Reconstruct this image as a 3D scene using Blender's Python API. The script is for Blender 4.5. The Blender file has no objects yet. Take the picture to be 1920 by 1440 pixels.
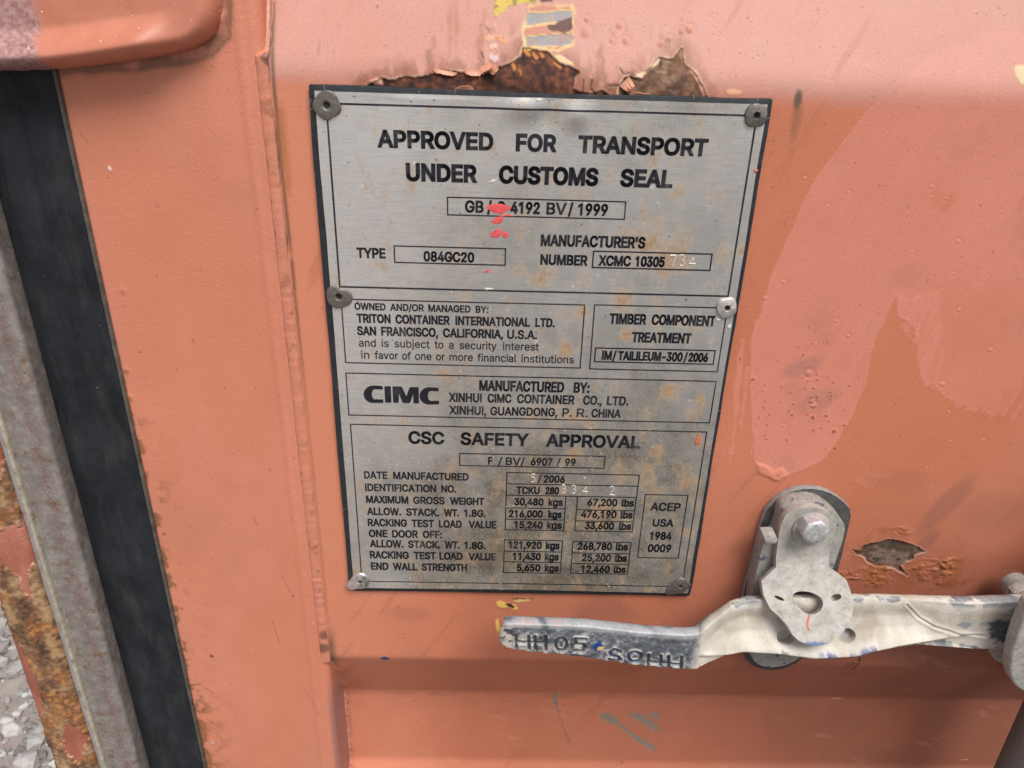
import bpy, bmesh, math, random
import numpy as np
from mathutils import Vector, Matrix
random.seed(4)
SC = bpy.context.scene
COL = SC.collection

# ------------------------------------------------------------------ camera
# wall frame in millimetres: u to the right, v down, w into the wall (w=0 is the face of the data plate);
# world metres: X = u, Z = 1.3 - v, Y = w
U0, ZTOP = 115.0, 1300.0
def W(u, v, w):
    return Vector(((u - U0) / 1000.0, w / 1000.0, (ZTOP - v) / 1000.0))
CAM = np.array([96.6, -35.7, -402.0])
RM = np.array([[0.99959, -0.02797, -0.00659], [0.02223, 0.89814, -0.43916], [0.0182, 0.43883, 0.89839]])
FPX = 1442.0
cam_data = bpy.data.cameras.new('camera')
cam = bpy.data.objects.new('camera', cam_data)
COL.objects.link(cam)
cam_data.sensor_width = 36.0
cam_data.lens = FPX / 1920.0 * 36.0
cam_data.clip_start = 0.01
cam_data.clip_end = 200.0
def dirw(r):
    return Vector((r[0], r[2], -r[1]))
m3 = Matrix((dirw(RM[0]), -dirw(RM[1]), -dirw(RM[2]))).transposed()
cam.matrix_world = Matrix.Translation(W(*CAM)) @ m3.to_4x4()
cam_data.dof.use_dof = True
cam_data.dof.focus_distance = 0.470
cam_data.dof.aperture_fstop = 27.0 / 1.1
SC.camera = cam

# ------------------------------------------------------------------ daylight (overcast)
SUN_DIR = Vector((0.25, -0.50, 0.83)).normalized()
world = bpy.data.worlds.new('World')
SC.world = world
world.use_nodes = True
wn = world.node_tree
bg = wn.nodes['Background']
sky = wn.nodes.new('ShaderNodeTexSky')
sky.sky_type = 'NISHITA'
sky.sun_disc = False
sky.sun_elevation = math.asin(SUN_DIR.z)
sky.sun_rotation = math.atan2(SUN_DIR.x, SUN_DIR.y)
sky.dust_density = 3.0
hs = wn.nodes.new('ShaderNodeHueSaturation')
hs.inputs['Saturation'].default_value = 0.22
wn.links.new(sky.outputs[0], hs.inputs['Color'])
wn.links.new(hs.outputs[0], bg.inputs['Color'])
bg.inputs['Strength'].default_value = 0.052
sd = bpy.data.lights.new('sun', 'SUN')
sd.energy = 1.5
sd.angle = math.radians(28)
sd.color = (1.0, 0.96, 0.90)
sun = bpy.data.objects.new('sun', sd)
COL.objects.link(sun)
sun.rotation_euler = (-SUN_DIR).to_track_quat('-Z', 'Y').to_euler()
sun.location = W(1400, -1500, -1500)
SC.view_settings.view_transform = 'Standard'
SC.view_settings.look = 'None'
SC.view_settings.exposure = 1.25
SC.view_settings.gamma = 1.0
SC.view_settings.use_curve_mapping = False

# ------------------------------------------------------------------ maths helpers
def UP(px, py, w=0.0):
    """point of the photograph -> wall coordinates (mm) on the plane at depth w"""
    d = RM.T @ np.array([(px - 960.0) / FPX, (py - 720.0) / FPX, 1.0])
    s = (w - CAM[2]) / d[2]
    p = CAM + s * d
    return float(p[0]), float(p[1])
_tabs = {}
def vnoise(x, y, seed=0):
    if seed not in _tabs:
        _tabs[seed] = np.random.default_rng(seed).random((256, 256)).astype(np.float32)
    T = _tabs[seed]
    xi = np.floor(x).astype(np.int64); yi = np.floor(y).astype(np.int64)
    fx = (x - xi).astype(np.float32); fy = (y - yi).astype(np.float32)
    fx = fx * fx * (3 - 2 * fx); fy = fy * fy * (3 - 2 * fy)
    a = xi & 255; b = (xi + 1) & 255; c = yi & 255; d = (yi + 1) & 255
    return (T[a, c] * (1 - fx) + T[b, c] * fx) * (1 - fy) + (T[a, d] * (1 - fx) + T[b, d] * fx) * fy
def fbm(x, y, scale, octv=4, seed=0, gain=0.5):
    """0..1 noise, scale = size in mm of the largest features"""
    s = 0.0; a = 1.0; n = 0.0; f = 1.0 / scale
    for i in range(octv):
        s = s + a * vnoise(x * f + 17.3 * i, y * f - 9.1 * i, seed + i)
        n += a; a *= gain; f *= 2.03
    return s / n
def sst(a, b, x):
    t = np.clip((x - a) / (b - a), 0, 1)
    return t * t * (3 - 2 * t)
def mixc(c, col, m):
    return c * (1 - m[:, None]) + np.asarray(col, dtype=np.float32) * m[:, None]
def poly_sdf(x, y, poly, margin=12.0):
    """signed distance (mm, negative inside); far points get +99"""
    P = np.asarray(poly, dtype=np.float64)
    out = np.full(x.shape, 99.0, dtype=np.float32)
    sel = np.where((x > P[:, 0].min() - margin) & (x < P[:, 0].max() + margin) &
                   (y > P[:, 1].min() - margin) & (y < P[:, 1].max() + margin))[0]
    if not len(sel): return out
    X = x[sel].astype(np.float64); Y = y[sel].astype(np.float64)
    d2 = np.full(X.shape, 1e12); ins = np.zeros(X.shape, bool)
    n = len(P)
    for i in range(n):
        ax, ay = P[i]; bx, by = P[(i + 1) % n]
        ex, ey = bx - ax, by - ay
        L = ex * ex + ey * ey + 1e-12
        t = np.clip(((X - ax) * ex + (Y - ay) * ey) / L, 0, 1)
        d2 = np.minimum(d2, (X - ax - t * ex) ** 2 + (Y - ay - t * ey) ** 2)
        c = (ay > Y) != (by > Y)
        with np.errstate(divide='ignore', invalid='ignore'):
            xc = ax + (Y - ay) * ex / (ey if abs(ey) > 1e-9 else 1e-9)
        ins ^= c & (X < xc)
    d = np.sqrt(d2); d[ins] *= -1
    out[sel] = d
    return out
def line_sdf(x, y, pts, margin=8.0):
    P = np.asarray(pts, dtype=np.float64)
    out = np.full(x.shape, 99.0, dtype=np.float32)
    sel = np.where((x > P[:, 0].min() - margin) & (x < P[:, 0].max() + margin) &
                   (y > P[:, 1].min() - margin) & (y < P[:, 1].max() + margin))[0]
    if not len(sel): return out
    X = x[sel]; Y = y[sel]; d2 = np.full(X.shape, 1e12)
    for i in range(len(P) - 1):
        ax, ay = P[i]; bx, by = P[i + 1]; ex, ey = bx - ax, by - ay
        t = np.clip(((X - ax) * ex + (Y - ay) * ey) / (ex * ex + ey * ey + 1e-12), 0, 1)
        d2 = np.minimum(d2, (X - ax - t * ex) ** 2 + (Y - ay - t * ey) ** 2)
    out[sel] = np.sqrt(d2)
    return out

# ------------------------------------------------------------------ object helpers
def put(name, me, mat=None, parent=None, smooth=None):
    o = bpy.data.objects.new(name, me)
    COL.objects.link(o)
    if mat is not None:
        me.materials.clear(); me.materials.append(mat)
    if smooth is not None:
        me.shade_smooth()
        if smooth < 179: me.set_sharp_from_angle(angle=math.radians(smooth))
    if parent is not None:
        o.parent = parent
        if parent.type == 'EMPTY':          # meshes are modelled in place, so only the thing's own base is undone
            o.matrix_parent_inverse = Matrix.Translation(-parent.location)
    return o
def thing(name, label, cat, u, v, w, group=None):
    o = bpy.data.objects.new(name, None)
    COL.objects.link(o)
    o.empty_display_size = 0.02
    o.location = W(u, v, w)
    o['label'] = label; o['category'] = cat
    if group: o['group'] = group
    return o
def grid_mesh(name, P, close_v=False, close_u=False):
    """P: (nv, nu, 3) array of wall coordinates (mm)"""
    nv, nu = P.shape[:2]
    co = np.empty((nv * nu, 3), np.float32)
    Q = P.reshape(-1, 3)
    co[:, 0] = (Q[:, 0] - U0) / 1000; co[:, 1] = Q[:, 2] / 1000; co[:, 2] = (ZTOP - Q[:, 1]) / 1000
    jj = np.arange(nv if close_v else nv - 1); ii = np.arange(nu if close_u else nu - 1)
    J, I = np.meshgrid(jj, ii, indexing='ij')
    J2 = (J + 1) % nv; I2 = (I + 1) % nu
    F = np.stack([J * nu + I, J2 * nu + I, J2 * nu + I2, J * nu + I2], -1).reshape(-1, 4)
    me = bpy.data.meshes.new(name)
    me.vertices.add(len(co)); me.vertices.foreach_set('co', co.ravel())
    me.loops.add(F.size); me.loops.foreach_set('vertex_index', F.ravel().astype(np.int32))
    me.polygons.add(len(F)); me.polygons.foreach_set('loop_start', (np.arange(len(F)) * 4).astype(np.int32))
    me.update(calc_edges=True)
    return me
def set_attr(me, name, arr):
    if arr.ndim == 2:
        a = me.attributes.new(name, 'FLOAT_COLOR', 'POINT')
        c = np.ones((len(arr), 4), np.float32); c[:, :3] = arr
        a.data.foreach_set('color', c.ravel())
    else:
        a = me.attributes.new(name, 'FLOAT', 'POINT')
        a.data.foreach_set('value', arr.astype(np.float32))
def bm_to(name, bm):
    me = bpy.data.meshes.new(name)
    bmesh.ops.recalc_face_normals(bm, faces=bm.faces)
    bm.to_mesh(me); bm.free()
    return me
def apply_mods(name, me, mods):
    o = bpy.data.objects.new('tmp', me); COL.objects.link(o)
    for kind, kw in mods:
        md = o.modifiers.new(kind, kind)
        for k, val in kw.items(): setattr(md, k, val)
    dg = bpy.context.evaluated_depsgraph_get(); dg.update()
    out = bpy.data.meshes.new_from_object(o.evaluated_get(dg))
    bpy.data.objects.remove(o); out.name = name
    return out
def smooth_closed(pts, n=3, it=2):
    """Chaikin rounding of a closed outline"""
    for _ in range(it):
        q = []
        for i in range(len(pts)):
            a = pts[i]; b = pts[(i + 1) % len(pts)]
            q.append((a[0] * .75 + b[0] * .25, a[1] * .75 + b[1] * .25))
            q.append((a[0] * .25 + b[0] * .75, a[1] * .25 + b[1] * .75))
        pts = q
    return pts
def fill2d(loops, offset=0.0):
    """closed loops in mm (2D) -> filled triangles (verts Nx2, faces)"""
    c = bpy.data.curves.new('tmpc', 'CURVE'); c.dimensions = '2D'; c.fill_mode = 'FRONT'; c.offset = offset
    for L in loops:
        s = c.splines.new('POLY'); s.points.add(len(L) - 1)
        for p, q in zip(s.points, L): p.co = (q[0], q[1], 0, 1)
        s.use_cyclic_u = True
    o = bpy.data.objects.new('tmpc', c); COL.objects.link(o)
    dg = bpy.context.evaluated_depsgraph_get(); dg.update()
    me = bpy.data.meshes.new_from_object(o.evaluated_get(dg))
    bpy.data.objects.remove(o)
    V = np.array([v.co[:2] for v in me.vertices]); F = [tuple(p.vertices) for p in me.polygons]
    bpy.data.meshes.remove(me)
    return V, F
def slab(name, outline, holes, wfun, thick, bevel, segs=2, cuts=()):
    """solid plate: outline/holes in (u,v) mm, front face at depth wfun(u,v), thickness going into the wall"""
    bm = bmesh.new()
    if holes:
        V, F = fill2d([outline] + holes)
        vs = [bm.verts.new((p[0], p[1], 0)) for p in V]
        for f in F:
            try: bm.faces.new([vs[i] for i in f])
            except ValueError: pass
        bmesh.ops.remove_doubles(bm, verts=bm.verts, dist=1e-4)
    else:
        bm.faces.new([bm.verts.new((p[0], p[1], 0)) for p in outline])
    for c in cuts:
        bmesh.ops.bisect_plane(bm, geom=bm.verts[:] + bm.edges[:] + bm.faces[:], plane_co=(0, c, 0), plane_no=(0, 1, 0), dist=1e-4)
    for v in bm.verts:
        v.co = W(v.co.x, v.co.y, wfun(v.co.x, v.co.y))
    bmesh.ops.recalc_face_normals(bm, faces=bm.faces)
    ny = sum(f.normal.y * f.calc_area() for f in bm.faces)
    if ny > 0: bmesh.ops.reverse_faces(bm, faces=bm.faces)
    me = bpy.data.meshes.new(name); bm.to_mesh(me); bm.free()
    mods = [('SOLIDIFY', dict(thickness=thick / 1000, offset=-1.0, use_even_offset=True))]
    if bevel: mods.append(('BEVEL', dict(width=bevel / 1000, segments=segs, limit_method='ANGLE', angle_limit=math.radians(50), use_clamp_overlap=True)))
    return apply_mods(name, me, mods)
def lathe(name, cu, cv, w0, prof, n=48, wob=None, ell=(1, 1, 0)):
    """solid of revolution about the wall normal: prof = [(radius mm, outward height mm)] from the centre out"""
    P = np.zeros((len(prof), n, 3))
    th = np.linspace(0, 2 * math.pi, n, endpoint=False)
    ca, sa = math.cos(ell[2]), math.sin(ell[2])
    for j, (r, h) in enumerate(prof):
        rr = np.full(n, r, float); hh = np.full(n, h, float)
        if wob is not None:
            dr, dh = wob(r, th); rr = rr + dr; hh = hh + dh
        x = rr * np.cos(th) * ell[0]; y = rr * np.sin(th) * ell[1]
        P[j, :, 0] = cu + x * ca - y * sa; P[j, :, 1] = cv + x * sa + y * ca; P[j, :, 2] = w0 - hh
    return grid_mesh(name, P, close_u=True)

# ------------------------------------------------------------------ material helpers
class NT:
    def __init__(self, name):
        self.m = bpy.data.materials.new(name); self.m.use_nodes = True
        self.t = self.m.node_tree; self.b = self.t.nodes['Principled BSDF']
        self._tc = None
    def n(self, typ, **kw):
        x = self.t.nodes.new(typ)
        for k, v in kw.items(): setattr(x, k, v)
        return x
    def link(self, a, b): self.t.links.new(a, b)
    def val(self, sock, v):
        if isinstance(v, bpy.types.NodeSocket): self.link(v, sock)
        else: sock.default_value = v
    def tc(self):
        if self._tc is None: self._tc = self.n('ShaderNodeTexCoord').outputs['Object']
        return self._tc
    def scaled(self, sx, sy, sz, rot=(0, 0, 0)):
        mp = self.n('ShaderNodeMapping'); self.link(self.tc(), mp.inputs['Vector'])
        mp.inputs['Scale'].default_value = (sx, sy, sz); mp.inputs['Rotation'].default_value = rot
        return mp.outputs[0]
    def noise(self, mm, detail=4, rough=0.55, vec=None, dist=0.0, w=0.0):
        x = self.n('ShaderNodeTexNoise', noise_dimensions='4D')
        self.link(vec if vec is not None else self.tc(), x.inputs['Vector'])
        x.inputs['Scale'].default_value = 1000.0 / mm if vec is None else mm
        x.inputs['W'].default_value = w
        x.inputs['Detail'].default_value = detail; x.inputs['Roughness'].default_value = rough
        x.inputs['Distortion'].default_value = dist
        return x.outputs['Fac']
    def ramp(self, fac, stops, interp='LINEAR'):
        r = self.n('ShaderNodeValToRGB'); r.color_ramp.interpolation = interp
        el = r.color_ramp.elements
        while len(el) < len(stops): el.new(0.5)
        for e, (p, c) in zip(el, stops):
            e.position = p; e.color = (c, c, c, 1) if isinstance(c, (int, float)) else (*c, 1)
        self.link(fac, r.inputs['Fac'])
        return r.outputs['Color']
    def mix(self, fac, a, b, mode='MIX'):
        x = self.n('ShaderNodeMix', data_type='RGBA', blend_type=mode)
        self.val(x.inputs[0], fac)
        for s, v in ((x.inputs[6], a), (x.inputs[7], b)):
            if isinstance(v, bpy.types.NodeSocket): self.link(v, s)
            else: s.default_value = (*v, 1) if len(v) == 3 else v
        return x.outputs[2]
    def math(self, op, a, b=0.0):
        x = self.n('ShaderNodeMath', operation=op)
        self.val(x.inputs[0], a); self.val(x.inputs[1], b)
        return x.outputs[0]
    def attr(self, name):
        x = self.n('ShaderNodeAttribute'); x.attribute_name = name
        return x
    def bump(self, h, strength, mm, prev=None):
        x = self.n('ShaderNodeBump'); x.inputs['Strength'].default_value = strength
        x.inputs['Distance'].default_value = mm / 1000
        self.link(h, x.inputs['Height'])
        if prev is not None: self.link(prev, x.inputs['Normal'])
        return x.outputs[0]
    def fin(self, col=None, rough=None, metal=None, normal=None, spec=None):
        b = self.b
        if col is not None: self.val(b.inputs['Base Color'], col if isinstance(col, bpy.types.NodeSocket) else (*col, 1))
        if rough is not None: self.val(b.inputs['Roughness'], rough)
        if metal is not None: self.val(b.inputs['Metallic'], metal)
        if normal is not None: self.link(normal, b.inputs['Normal'])
        if spec is not None: self.val(b.inputs['Specular IOR Level'], spec)
        return self.m

def mat_attr_paint(name, bump=0.10, peel_mm=0.9, spec=0.5):
    k = NT(name)
    c = k.attr('col').outputs['Color']; r = k.attr('rgh').outputs['Fac']
    f = k.noise(0.7, 3, 0.6)
    c2 = k.mix(1.0, c, k.ramp(f, [(0.28, 0.84), (0.5, 1.0), (0.74, 1.13)]), 'MULTIPLY')
    f2 = k.noise(2.3, 2, 0.5, w=3.0)
    c3 = k.mix(k.ramp(f2, [(0.70, 0.0), (0.73, 0.5)]), c2, (0.17, 0.055, 0.03))
    nrm = k.bump(k.noise(peel_mm, 2, 0.5, w=1.0), bump, 0.5)
    return k.fin(c3, r, 0.0, nrm, spec)
M = {}
M['paint'] = mat_attr_paint('terracotta_paint', 0.30, 1.5, 0.42)
M['frame_paint'] = mat_attr_paint('terracotta_frame_paint', 0.42, 1.5, 0.42)
M['post'] = mat_attr_paint('rusty_painted_post', 0.9, 1.6, 0.35)
M['handle'] = mat_attr_paint('chipped_galvanised', 0.3, 0.8, 0.5)

def mat_plain_paint():
    k = NT('hinge_paint')
    c = k.ramp(k.noise(14, 5, 0.6), [(0.3, (0.45, 0.158, 0.098)), (0.7, (0.53, 0.20, 0.132))])
    # bare purple-grey area at the outer end, with sand-like grain
    sx = k.n('ShaderNodeSeparateXYZ'); k.link(k.tc(), sx.inputs[0])
    edge = k.math('ADD', sx.outputs[0], k.math('MULTIPLY', k.noise(9, 4, 0.7, w=2), 0.016))
    bare = k.ramp(k.math('MULTIPLY', k.math('ADD', edge, 0.5), 1.0), [(0.274, 1.0), (0.277, 0.0)])
    barec = k.ramp(k.noise(2.2, 4, 0.7, w=5), [(0.35, (0.25, 0.11, 0.10)), (0.65, (0.46, 0.28, 0.27))])
    c = k.mix(bare, c, barec)
    sp = k.ramp(k.noise(1.7, 1, 0.5, w=9), [(0.74, 0.0), (0.77, 1.0)])
    c = k.mix(sp, c, (0.75, 0.66, 0.58))
    nrm = k.bump(k.noise(1.2, 3, 0.6), 0.25, 0.5)
    return k.fin(c, 0.42, 0.0, nrm, 0.5)
M['hinge'] = mat_plain_paint()
def mat_rubber():
    k = NT('black_rubber')
    c = k.ramp(k.noise(24, 5, 0.65), [(0.35, (0.008, 0.010, 0.0135)), (0.65, (0.019, 0.022, 0.028))])
    v = k.scaled(1, 1, 0.28)
    d = k.ramp(k.noise(90, 6, 0.72, vec=v, w=4), [(0.50, 0.0), (0.74, 0.3)])
    c = k.mix(d, c, (0.10, 0.085, 0.07))
    c = k.mix(k.ramp(k.noise(1.6, 1, 0.5, w=7), [(0.77, 0.0), (0.79, 0.6)]), c, (0.22, 0.20, 0.18))
    nrm = k.bump(k.noise(0.8, 2, 0.6), 0.12, 0.3)
    return k.fin(c, k.ramp(k.noise(9, 3, 0.6, w=1), [(0.3, 0.6), (0.7, 0.85)]), 0.0, nrm, 0.22)
M['rubber'] = mat_rubber()
def mat_backing():
    k = NT('black_backing_foam')
    c = k.ramp(k.noise(6, 5, 0.7), [(0.35, (0.010, 0.012, 0.016)), (0.6, (0.022, 0.026, 0.032)), (0.78, (0.09, 0.09, 0.09))])
    return k.fin(c, 0.5, 0.0, k.bump(k.noise(1.0, 3, 0.6), 0.2, 0.3), 0.4)
M['backing'] = mat_backing()
def mat_zinc_strip():
    k = NT('weathered_zinc_strip')
    c = k.ramp(k.noise(7.0, 6, 0.68), [(0.3, (0.16, 0.14, 0.13)), (0.5, (0.235, 0.210, 0.195)), (0.72, (0.36, 0.34, 0.325))])
    # wine-coloured grainy band near the inner edge
    sx = k.n('ShaderNodeSeparateXYZ'); k.link(k.tc(), sx.inputs[0])
    band = k.ramp(k.math('ADD', k.math('MULTIPLY', sx.outputs[0], 10.0), 3.4), [(0.36, 0.0), (0.42, 0.75), (0.475, 0.15)])
    gr = k.ramp(k.noise(1.5, 5, 0.75, w=3), [(0.44, 0.0), (0.56, 1.0)])
    c = k.mix(k.math('MULTIPLY', band, gr), c, (0.17, 0.075, 0.075))
    # pale folded lip with yellowish dirt along its crest, and the cleaner narrow face outside it
    px_ = k.math('ADD', k.math('MULTIPLY', sx.outputs[0], 10.0), 3.4)
    lipm = k.ramp(px_, [(.262, 0.0), (.268, 1.0), (.286, 1.0), (.298, 0.0)])
    c = k.mix(k.math('MULTIPLY', lipm, .75), c, k.ramp(k.noise(6, 5, .7, w=12), [(.35, (.36, .29, .18)), (.65, (.60, .56, .48))]))
    outm = k.ramp(px_, [(.255, 1.0), (.262, 0.0)])
    c = k.mix(k.math('MULTIPLY', outm, .6), c, (.52, .53, .55))
    rust = k.ramp(k.noise(8, 5, 0.7, w=6), [(0.55, 0.0), (0.66, 0.75)])
    c = k.mix(rust, c, (0.17, 0.075, 0.025))
    nrm = k.bump(k.noise(1.1, 4, 0.7, w=2), 0.5, 0.6)
    return k.fin(c, 0.62, 0.25, nrm, 0.4)
M['strip'] = mat_zinc_strip()
def mat_gravel(name, scale_mm, stones=False):
    k = NT(name)
    if stones:
        g = k.n('ShaderNodeNewGeometry')
        base = k.ramp(g.outputs['Random Per Island'], [(0.0, (0.19, 0.175, 0.17)), (0.35, (0.30, 0.285, 0.275)), (0.7, (0.41, 0.395, 0.385)), (1.0, (0.56, 0.545, 0.535))])
        c = k.mix(1.0, base, k.ramp(k.noise(6, 5, 0.7), [(0.25, 0.7), (0.7, 1.12)]), 'MULTIPLY')
    else:
        c = k.ramp(k.noise(scale_mm, 8, 0.72), [(0.3, (0.20, 0.17, 0.15)), (0.5, (0.30, 0.26, 0.24)), (0.7, (0.40, 0.36, 0.34))])
    nrm = k.bump(k.noise(9, 6, 0.7, w=3), 0.6, 3)
    return k.fin(c, 0.85, 0.0, nrm, 0.3)
M['ground'] = mat_gravel('gravel_dirt', 60)
def mat_metal(name, c0, c1, rough, metal, mm=2.0, bump=0.4, spots=None):
    k = NT(name)
    c = k.ramp(k.noise(mm, 5, 0.7), [(0.3, c0), (0.7, c1)])
    if spots: c = k.mix(k.ramp(k.noise(spots[0], 4, 0.7, w=3), [(spots[1], 0.0), (spots[1] + 0.03, 1.0)]), c, spots[2])
    return k.fin(c, rough, metal, k.bump(k.noise(mm * 0.6, 4, 0.7, w=5), bump, 0.4), 0.5)
def mat_unseen_apron():
    k = NT('dark_unseen_apron')
    c = k.ramp(k.noise(14, 7, 0.75), [(0.3, (0.022, 0.022, 0.023)), (0.55, (0.05, 0.049, 0.047)), (0.75, (0.10, 0.095, 0.09))])
    return k.fin(c, 0.8, 0.0, k.bump(k.noise(9, 4, 0.7, w=2), 0.6, 3), 0.3)
M['unseen_apron'] = mat_unseen_apron()
M['rivet_hole'] = mat_metal('shaded_rivet_hole', (0.008, 0.007, 0.006), (0.03, 0.022, 0.017), 0.8, 0.0)  # rusty recess, with the shade of a deep hole put into the colour
M['stone'] = mat_gravel('gravel_stone', 10, True)
def mat_steel_sheet():
    k = NT('stained_brushed_steel')
    vs = k.scaled(0.05, 1, 1.0)
    br = k.noise(1500, 6, 0.72, vec=vs)
    base = k.ramp(br, [(0.25, (0.56, 0.555, 0.555)), (0.5, (0.73, 0.725, 0.725)), (0.78, (0.90, 0.895, 0.895))])
    film_reflect = k.math('MULTIPLY', k.attr('film_reflect').outputs['Fac'], k.ramp(k.noise(1.2, 4, 0.7, w=2), [(0.25, 0.65), (0.75, 1.35)]))
    film_reflect_c = k.ramp(k.noise(16, 4, 0.6, w=6), [(0.35, (0.135, 0.116, 0.092)), (0.65, (0.26, 0.212, 0.148))])
    c = k.mix(film_reflect, base, film_reflect_c)
    v3 = k.scaled(1.0, 1, 0.55)
    st = k.attr('stain').outputs['Fac']
    rn = k.math('ADD', k.noise(95, 6, 0.72, vec=v3, w=9), k.math('MULTIPLY', st, 0.26))
    rust = k.ramp(rn, [(0.51, 0.0), (0.61, 0.50), (0.76, 0.85)])
    rustc = k.ramp(k.noise(3, 4, 0.7, w=4), [(0.35, (0.26, 0.13, 0.05)), (0.65, (0.42, 0.27, 0.13))])
    c = k.mix(rust, c, rustc)
    sp = k.ramp(k.noise(1.9, 2, 0.55, w=11), [(0.685, 0.0), (0.70, 1.0)])
    spm = k.math('MULTIPLY', sp, k.ramp(k.noise(22, 3, 0.6, w=12), [(0.47, 0.0), (0.60, 0.85)]))
    c = k.mix(spm, c, (0.78, 0.75, 0.70))
    dk = k.ramp(k.noise(2.6, 2, 0.5, w=14), [(0.69, 0.0), (0.73, 0.6)])
    c = k.mix(dk, c, (0.14, 0.10, 0.07))
    met = k.math('SUBTRACT', 0.76, k.math('ADD', k.math('MULTIPLY', film_reflect, 0.35), k.math('MULTIPLY', k.math('MAXIMUM', rust, spm), 0.6)))
    rg = k.ramp(k.noise(30, 5, 0.65, w=1), [(0.3, 0.28), (0.7, 0.42)])
    rg = k.math('ADD', rg, k.math('MULTIPLY', rust, 0.25))
    nrm = k.bump(br, 0.05, 0.1)
    k.b.inputs['Anisotropic'].default_value = 0.4
    return k.fin(c, rg, met, nrm, 0.5)
M['steel'] = mat_steel_sheet()
def mat_ink():
    k = NT('worn_dark_ink')
    wear = k.math('ADD', k.math('MULTIPLY', k.noise(20, 4, 0.6), 0.6), k.math('MULTIPLY', k.noise(1.2, 4, 0.75, w=2), 0.4))
    c = k.ramp(wear, [(0.49, (0.009, 0.010, 0.017)), (0.58, (0.032, 0.031, 0.035)), (0.69, (0.17, 0.155, 0.13))])
    return k.fin(c, 0.45, 0.0, None, 0.4)
M['ink'] = mat_ink()
M['rivet_dark'] = mat_metal('tarnished_rivet', (0.10, 0.090, 0.082), (0.21, 0.19, 0.175), 0.5, 0.55, 1.5)
M['rivet_light'] = mat_metal('aluminium_rivet', (0.42, 0.38, 0.36), (0.66, 0.62, 0.60), 0.42, 0.6, 1.5, 0.3, (4, 0.60, (0.62, 0.36, 0.29)))
M['rivet_bright'] = mat_metal('bright_rivet', (0.45, 0.43, 0.42), (0.85, 0.83, 0.82), 0.22, 0.9, 2.5, 0.6)
M['stamp'] = mat_metal('stamped_bright', (0.55, 0.53, 0.49), (0.92, 0.90, 0.86), 0.35, 0.5, 1.0, 0.4)
M['galv_light'] = mat_metal('dusty_galvanised', (0.25, 0.23, 0.21), (0.46, 0.445, 0.425), 0.62, 0.15, 5.0, 0.6, (5, 0.60, (0.20, 0.205, 0.225)))
M['galv_mid'] = mat_metal('grey_galvanised', (0.21, 0.20, 0.195), (0.37, 0.355, 0.34), 0.6, 0.2, 3.0, 0.45, (4, 0.62, (0.15, 0.16, 0.19)))
M['galv_bracket'] = mat_metal('dusty_bracket', (0.20, 0.19, 0.175), (0.37, 0.35, 0.325), 0.65, 0.1, 3.0, 0.45, (7, 0.60, (0.085, 0.10, 0.14)))
M['galv_dark'] = mat_metal('dark_galvanised', (0.045, 0.045, 0.047), (0.125, 0.12, 0.115), 0.5, 0.4, 8.0, 0.3, (9, 0.66, (0.20, 0.12, 0.05)))
M['galv_bolt'] = mat_metal('zinc_bolt', (0.34, 0.345, 0.355), (0.72, 0.72, 0.73), 0.40, 0.45, 2.6, 1.0, (4, 0.62, (0.25, 0.25, 0.27)))
M['rod'] = mat_metal('grey_rod', (0.12, 0.115, 0.115), (0.19, 0.185, 0.18), 0.55, 0.3, 3.0, 0.3)
M['red_paint'] = mat_metal('red_paint_splash', (0.60, 0.055, 0.06), (0.74, 0.12, 0.12), 0.45, 0.0, 2.0, 0.2)
M['orange_paint'] = mat_metal('orange_paint_drip', (0.50, 0.14, 0.07), (0.56, 0.17, 0.09), 0.4, 0.0, 2.0, 0.2)
M['flake'] = mat_metal('paint_flake', (0.50, 0.21, 0.13), (0.60, 0.29, 0.20), 0.5, 0.0, 3.0, 0.3, (3, 0.66, (0.62, 0.50, 0.38)))
M['cream_paint'] = mat_metal('pale_paint', (0.58, 0.52, 0.46), (0.7, 0.65, 0.6), 0.5, 0.0, 2.0, 0.2)
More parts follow.
